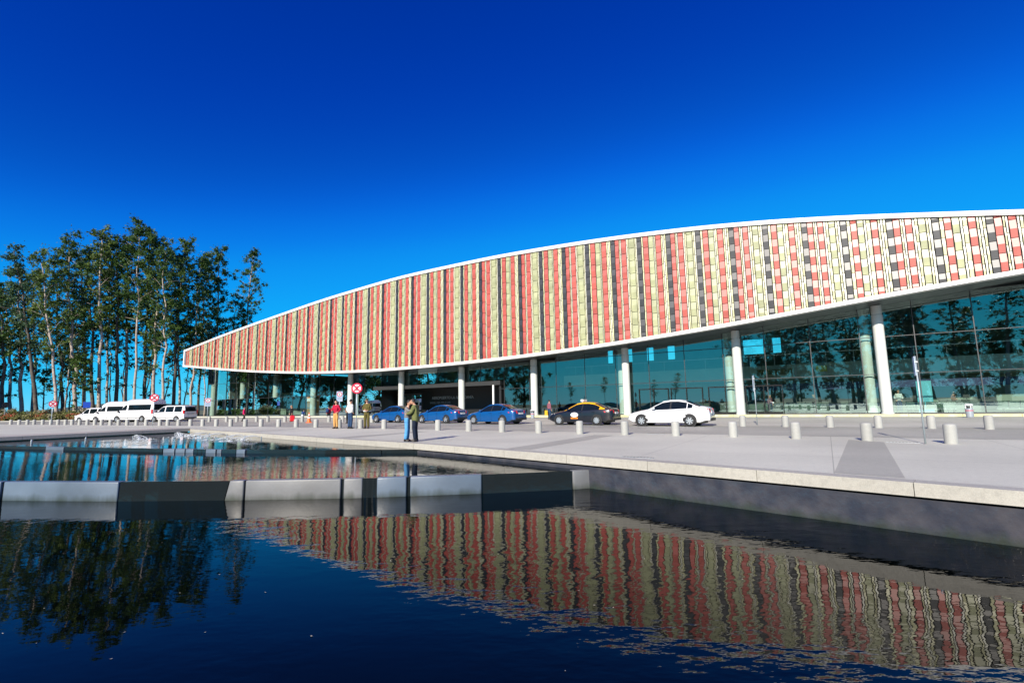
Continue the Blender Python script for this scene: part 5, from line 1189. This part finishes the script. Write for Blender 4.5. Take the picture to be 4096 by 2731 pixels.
def tree(x, y, h, lean, seed, label, low=None, cstart=.42, width=1.0, dens=1.0, li=0, bi=0, group='tall trees of the grove', thick=.28, link=True):
    rng = np.random.default_rng(seed); rd = random.Random(seed)
    root = empty('tall_tree', (x, y, 0), 0, label, 'tree', group)
    mb = MB(); n = 12; wob = [(rd.gauss(0, .18), rd.gauss(0, .18)) for _ in range(n + 1)]
    def trunk(u): 
        i = min(n - 1, int(u * n)); f = u * n - i
        wx, wy = lerp(wob[i][0], wob[i + 1][0], f), lerp(wob[i][1], wob[i + 1][1], f)
        return Vector((lean * u ** 1.15 + wx * min(1, u * 3), wy * min(1, u * 3), h * u * .97))
    trad = lambda u: thick * (1 - .86 * u) + .02 + (.10 * max(0, 1 - u * 18))
    mb.tube([trunk(i / 24) for i in range(25)], [trad(i / 24) for i in range(25)], 9)
    cs, rs, ct = [], [], []
    fork = rd.random() < .45
    nb = int(29 * dens * max(.75, h / 36))
    for k in range(nb):
        u = cstart + (1 - cstart) * (k + rd.random()) / nb; u = min(.985, u)
        v = (u - cstart) / (1 - cstart)
        az = k * 2.4 + rd.gauss(0, .5); up = rd.uniform(.25, 1.5)
        ln = width * (1.0 + 2.9 * math.sin(math.pi * min(1, .18 + .80 * v)) ** .8) * rd.uniform(.55, 1.15)
        p0 = trunk(u); d = Vector((math.cos(az), math.sin(az), up)).normalized()
        p1 = p0 + d * ln * .5 + Vector((0, 0, .1)); p2 = p0 + d * ln
        mb.tube([p0, p1, p2], [trad(u) * .42, trad(u) * .24, .015], 5)
        for j in range(rd.choice((4, 5, 6))):
            f = rd.uniform(.35, 1.12); sg_ = .25 + .16 * ln
            c = p0 + d * ln * f + Vector((rd.gauss(0, sg_), rd.gauss(0, sg_), rd.gauss(0, sg_ * .8)))
            r = rd.uniform(.35, 1.0) * (width ** .5); cs.append(tuple(c)); rs.append(r); ct.append(int(75 * r * r * dens) + 26)
            if j > 2: mb.tube([p1, c], [trad(u) * .12, .010], 4)
    # a few bare and wispy low twigs
    for k in range(5):
        u = rd.uniform(.14, cstart); az = rd.uniform(0, 6.28); p0 = trunk(u); d = Vector((math.cos(az), math.sin(az), rd.uniform(.2, .9))).normalized(); ln = rd.uniform(.8, 2.4)
        mb.tube([p0, p0 + d * ln * .6, p0 + d * ln + Vector((0, 0, .3))], [.05, .03, .01], 4)
        if rd.random() < .6: cs.append(tuple(p0 + d * ln)); rs.append(rd.uniform(.4, .9)); ct.append(45)
    mb.build('trunk', BARK[bi], root, True, fix=False)
    me = quadmesh('crown', leaves(cs, rs, ct, .18, rng), LEAF[li]); o = bpy.data.objects.new('crown', me); COL.objects.link(o); o.parent = root
    return root
TREES = [(-95.5, 92, 26.5, -3.4), (-102.3, 100, 26.0, -3.6), (-96.0, 96, 31.2, -3.9), (-89.0, 92, 33.8, -7.9), (-101.7, 104, 31.9, -2.8), (-83.4, 90, 32.2, -6.5), (-91.6, 100, 34.5, -5.2), (-83.7, 94, 36.9, -5.0), (-90.8, 104, 37.4, -3.8), (-83.7, 98, 35.9, -4.4), (-80.9, 96, 39.4, -3.0), (-87.7, 106, 39.7, -2.6), (-79.9, 99, 38.8, -3.0), (-82.1, 104, 39.5, -2.2), (-74.8, 97, 41.1, -2.0), (-79.6, 106, 42.8, -1.9), (-74.0, 101, 39.4, -1.4), (-69.1, 97, 34.9, -2.0), (-72.0, 104, 40.2, -0.4), (-74.5, 110, 39.1, -3.9), (-69.6, 106, 35.9, -0.1), (-71.8, 112, 39.0, -0.1), (-69.7, 114, 40.6, -0.4), (-71.0, 128, 45.2, 1.0), (-72.2, 126, 31.3, -0.8)]
kinds = ['dark green', 'mid green', 'bluish green', 'olive']
order = sorted(range(len(TREES)), key=lambda i: TREES[i][0] / TREES[i][1])
rank = {i: r for r, i in enumerate(order)}
random.seed(77); trees = []
for i, (x, y, h, ln) in enumerate(TREES):
    li = [0, 1, 0, 2, 0, 1, 0, 0, 2, 0, 1, 0, 0, 3, 0, 2, 1, 0, 0, 2, 0, 1, 0, 0, 1][i]
    if i == 23: lab = 'lone tall slender tree standing behind the left end of the terminal'
    elif i == 3: lab = 'pale-trunked tree leaning strongly left at the left of the grove'
    else: lab = 'tall slender ' + kinds[li] + ' tree of the grove, ' + ordinal(rank[i]) + ' trunk from the left'
    trees.append(tree(x, y, h, ln, 100 + i, lab, cstart=random.uniform(.36, .5) if i not in (23,) else .5, width=random.uniform(.85, 1.1) if i < 23 else .95, dens=random.uniform(.85, 1.1), li=li, bi=0 if i % 3 else 1, thick=random.uniform(.24, .36)))
# thin saplings and bare stems between the big trunks
SAP = [(-99, 108, 20), (-93, 103, 17), (-88.5, 97, 22), (-86, 108, 24), (-78.5, 110, 22), (-77.5, 103, 18), (-76.5, 114, 26), (-71.0, 108, 20), (-66.5, 106, 21), (-68.0, 118, 25), (-92, 112, 24), (-104, 112, 25), (-84.5, 114, 25), (-96.5, 101, 14), (-65.0, 112, 18), (-81.5, 93, 12)]
for i, (x, y, h) in enumerate(SAP):
    tree(x, y, h, random.uniform(-2, 3), 400 + i, 'thin young tree among the grove trunks, ' + ordinal(sorted(range(len(SAP)), key=lambda k: SAP[k][0] / SAP[k][1]).index(i)) + ' from the left', cstart=.45, width=.62, dens=.7, li=i % 3, bi=1 if i % 2 else 0, group='young trees of the grove', thick=.13)
# trees across the forecourt, behind the viewer: they show in the glass
rd = random.Random(8); ROWB = []
for i in range(15): ROWB.append((14 - i * 7.2 + rd.uniform(-2, 2), -82 + rd.uniform(-5, 5), rd.uniform(.78, 1.0), rd.randrange(5, 22)))
for i in range(11): ROWB.append((8 - i * 9.0 + rd.uniform(-2, 2), -98 + rd.uniform(-4, 4), rd.uniform(.7, 1.0), rd.randrange(5, 22)))
for i in range(9): ROWB.append((-112 - i * 13 + rd.uniform(-3, 3), -74 + i * 9 + rd.uniform(-4, 4), rd.uniform(.32, .46), rd.randrange(5, 22)))
for (x, y) in ((-112, 78), (-120, 70), (-111, 64), (-124, 60), (-114, 52), (-130, 74), (-122, 46), (-134, 62), (-118, 36), (-140, 48), (-128, 30), (-146, 66), (-122, 18), (-136, 22)): ROWB.append((x + rd.uniform(-2, 2), y + rd.uniform(-2, 2), rd.uniform(.7, .9), rd.randrange(5, 22)))
# dense evergreens with crowns down to the ground, outside the picture, that darken the glass
ev = tree(-116, 84, 17, 0, 900, 'dense evergreen reflected in the left part of the glass, first of its row', cstart=.06, width=1.5, dens=1.5, li=0, bi=1, group='evergreens mirrored in the glass', thick=.3)
rd2 = random.Random(31); EV = [(-118, 96), (-121, 108), (-112, 74), (-114, 63), (-117, 52), (-120, 41), (-124, 88), (-126, 66), (-122, 30), (-126, 18), (-130, 5), (-136, -10), (-126, 100), (-119, 46), (-128, 52)] + [(-96 + i * 9.5, -92 + rd2.uniform(-3, 3)) for i in range(12)]
for i, (x, y) in enumerate(EV):
    c = copy_tree(ev); k = rd2.uniform(1.2, 1.75) if x < -105 else rd2.uniform(.8, 1.15); c.location = (x, y, 0); c.scale = (k, k, k); c.rotation_euler = (0, 0, i * 1.1)
    c['label'] = 'dense evergreen outside the picture mirrored in the glass, ' + ordinal(i + 1) + ' of its row'
for i, (x, y, sc, k) in enumerate(ROWB):
    c = copy_tree(trees[k]); c.location = (x, y, 0); c.scale = (sc * 1.5, sc * 1.5, sc); c.rotation_euler = (0, 0, i * 1.3); c['label'] = 'tree reflected in the glass front, ' + ordinal(i) + ' of the trees outside the picture'; c['group'] = 'trees mirrored in the glass'

def shrub(x, y, r, h, seed, label, li, cat='shrub', flower=None):
    rng = np.random.default_rng(seed); rd = random.Random(seed)
    root = empty('shrub' if not flower else 'flowering_shrub', (x, y, -.01), 0, label, cat, 'plants of the bed below the grove')
    cs = [(rd.gauss(0, r * .45), rd.gauss(0, r * .3), h * rd.uniform(.25, .8)) for _ in range(16)]
    q = leaves(cs, [r * .38] * 16, [70] * 16, .11, rng, .8)
    o = bpy.data.objects.new('foliage', quadmesh('foliage', q, LEAF[li])); COL.objects.link(o); o.parent = root
    mb = MB()
    for c in cs[:7]: mb.tube([(0, 0, 0), (c[0] * .5, c[1] * .5, c[2] * .6), c], [.03, .02, .008], 4)
    mb.build('stem', BARK[1], root)
    if flower:
        q = leaves([(c[0], c[1] - r * .12, c[2] + h * .12) for c in cs], [r * .36] * 16, [26] * 16, .085, rng, .8); o = bpy.data.objects.new('blossom', quadmesh('blossom', q, flower)); COL.objects.link(o); o.parent = root
M['blossom'] = mat('rust_red_blossom', (.40, .07, .03), .7); M['plume'] = mat('pale_plume', (.55, .48, .34), .8)
LEAF.append(leafmat('straw_green_blades', (.16, .17, .05), (.36, .33, .13)))
random.seed(9)
for i in range(16):
    x = -71.0 - i * 1.35; fl = M['blossom'] if i in (2, 3, 7, 11, 12) else M['plume'] if i in (5, 9) else None
    shrub(x, 82.9 - (x + 71) * .075 + random.uniform(-.2, .5), random.uniform(1.0, 1.4), random.uniform(.9, 1.5), 700 + i, ('rust-red flowering shrub' if fl is M['blossom'] else 'shrub with pale plumes' if fl else 'low straw-green shrub') + ' in the bed kerb row, ' + ordinal(i) + ' from the right', [4, 1, 4, 4][i % 4], flower=fl)
for i in range(12):
    x = -71.5 - i * 1.9; fl = M['plume'] if i % 4 == 2 else None
    shrub(x, 86.2 - (x + 71) * .075 + random.uniform(-.5, .7), random.uniform(1.3, 1.9), random.uniform(1.7, 2.7), 740 + i, ('taller shrub with pale plumes' if fl else 'taller leafy shrub') + ' behind the kerb row, ' + ordinal(i) + ' from the right', [1, 4, 3][i % 3], flower=fl)
for i, (s, D) in enumerate(((106.6, 38.0), (106.9, 41.5), (107.2, 44.5))):
    p = P(s, D); shrub(p.x, p.y, 1.2, 1.6, 800 + i, 'low green shrub at the left end of the terminal, ' + ordinal(i) + ' from the lane', 1)
# low far hills at the horizon
mb = MB(); random.seed(4); n = 90; pts = []
for i in range(n + 1):
    a = R(-80 + 160 * i / n) ; rr = 1900
    pts.append((math.sin(a) * rr, math.cos(a) * rr, 14 + 10 * math.sin(i * .31) + 7 * math.sin(i * .83 + 1) + random.uniform(0, 2)))
for i in range(n):
    a, b = pts[i], pts[i + 1]
    mb.add([(a[0], a[1], -2), (b[0], b[1], -2), (b[0] * 1.1, b[1] * 1.1, b[2]), (a[0] * 1.1, a[1] * 1.1, a[2])], [(0, 1, 2, 3)])
tag(mb.build('hills', mat('far_wooded_hills', (.05, .08, .06), .9, var=.3, vscale=.02)), kind='structure')
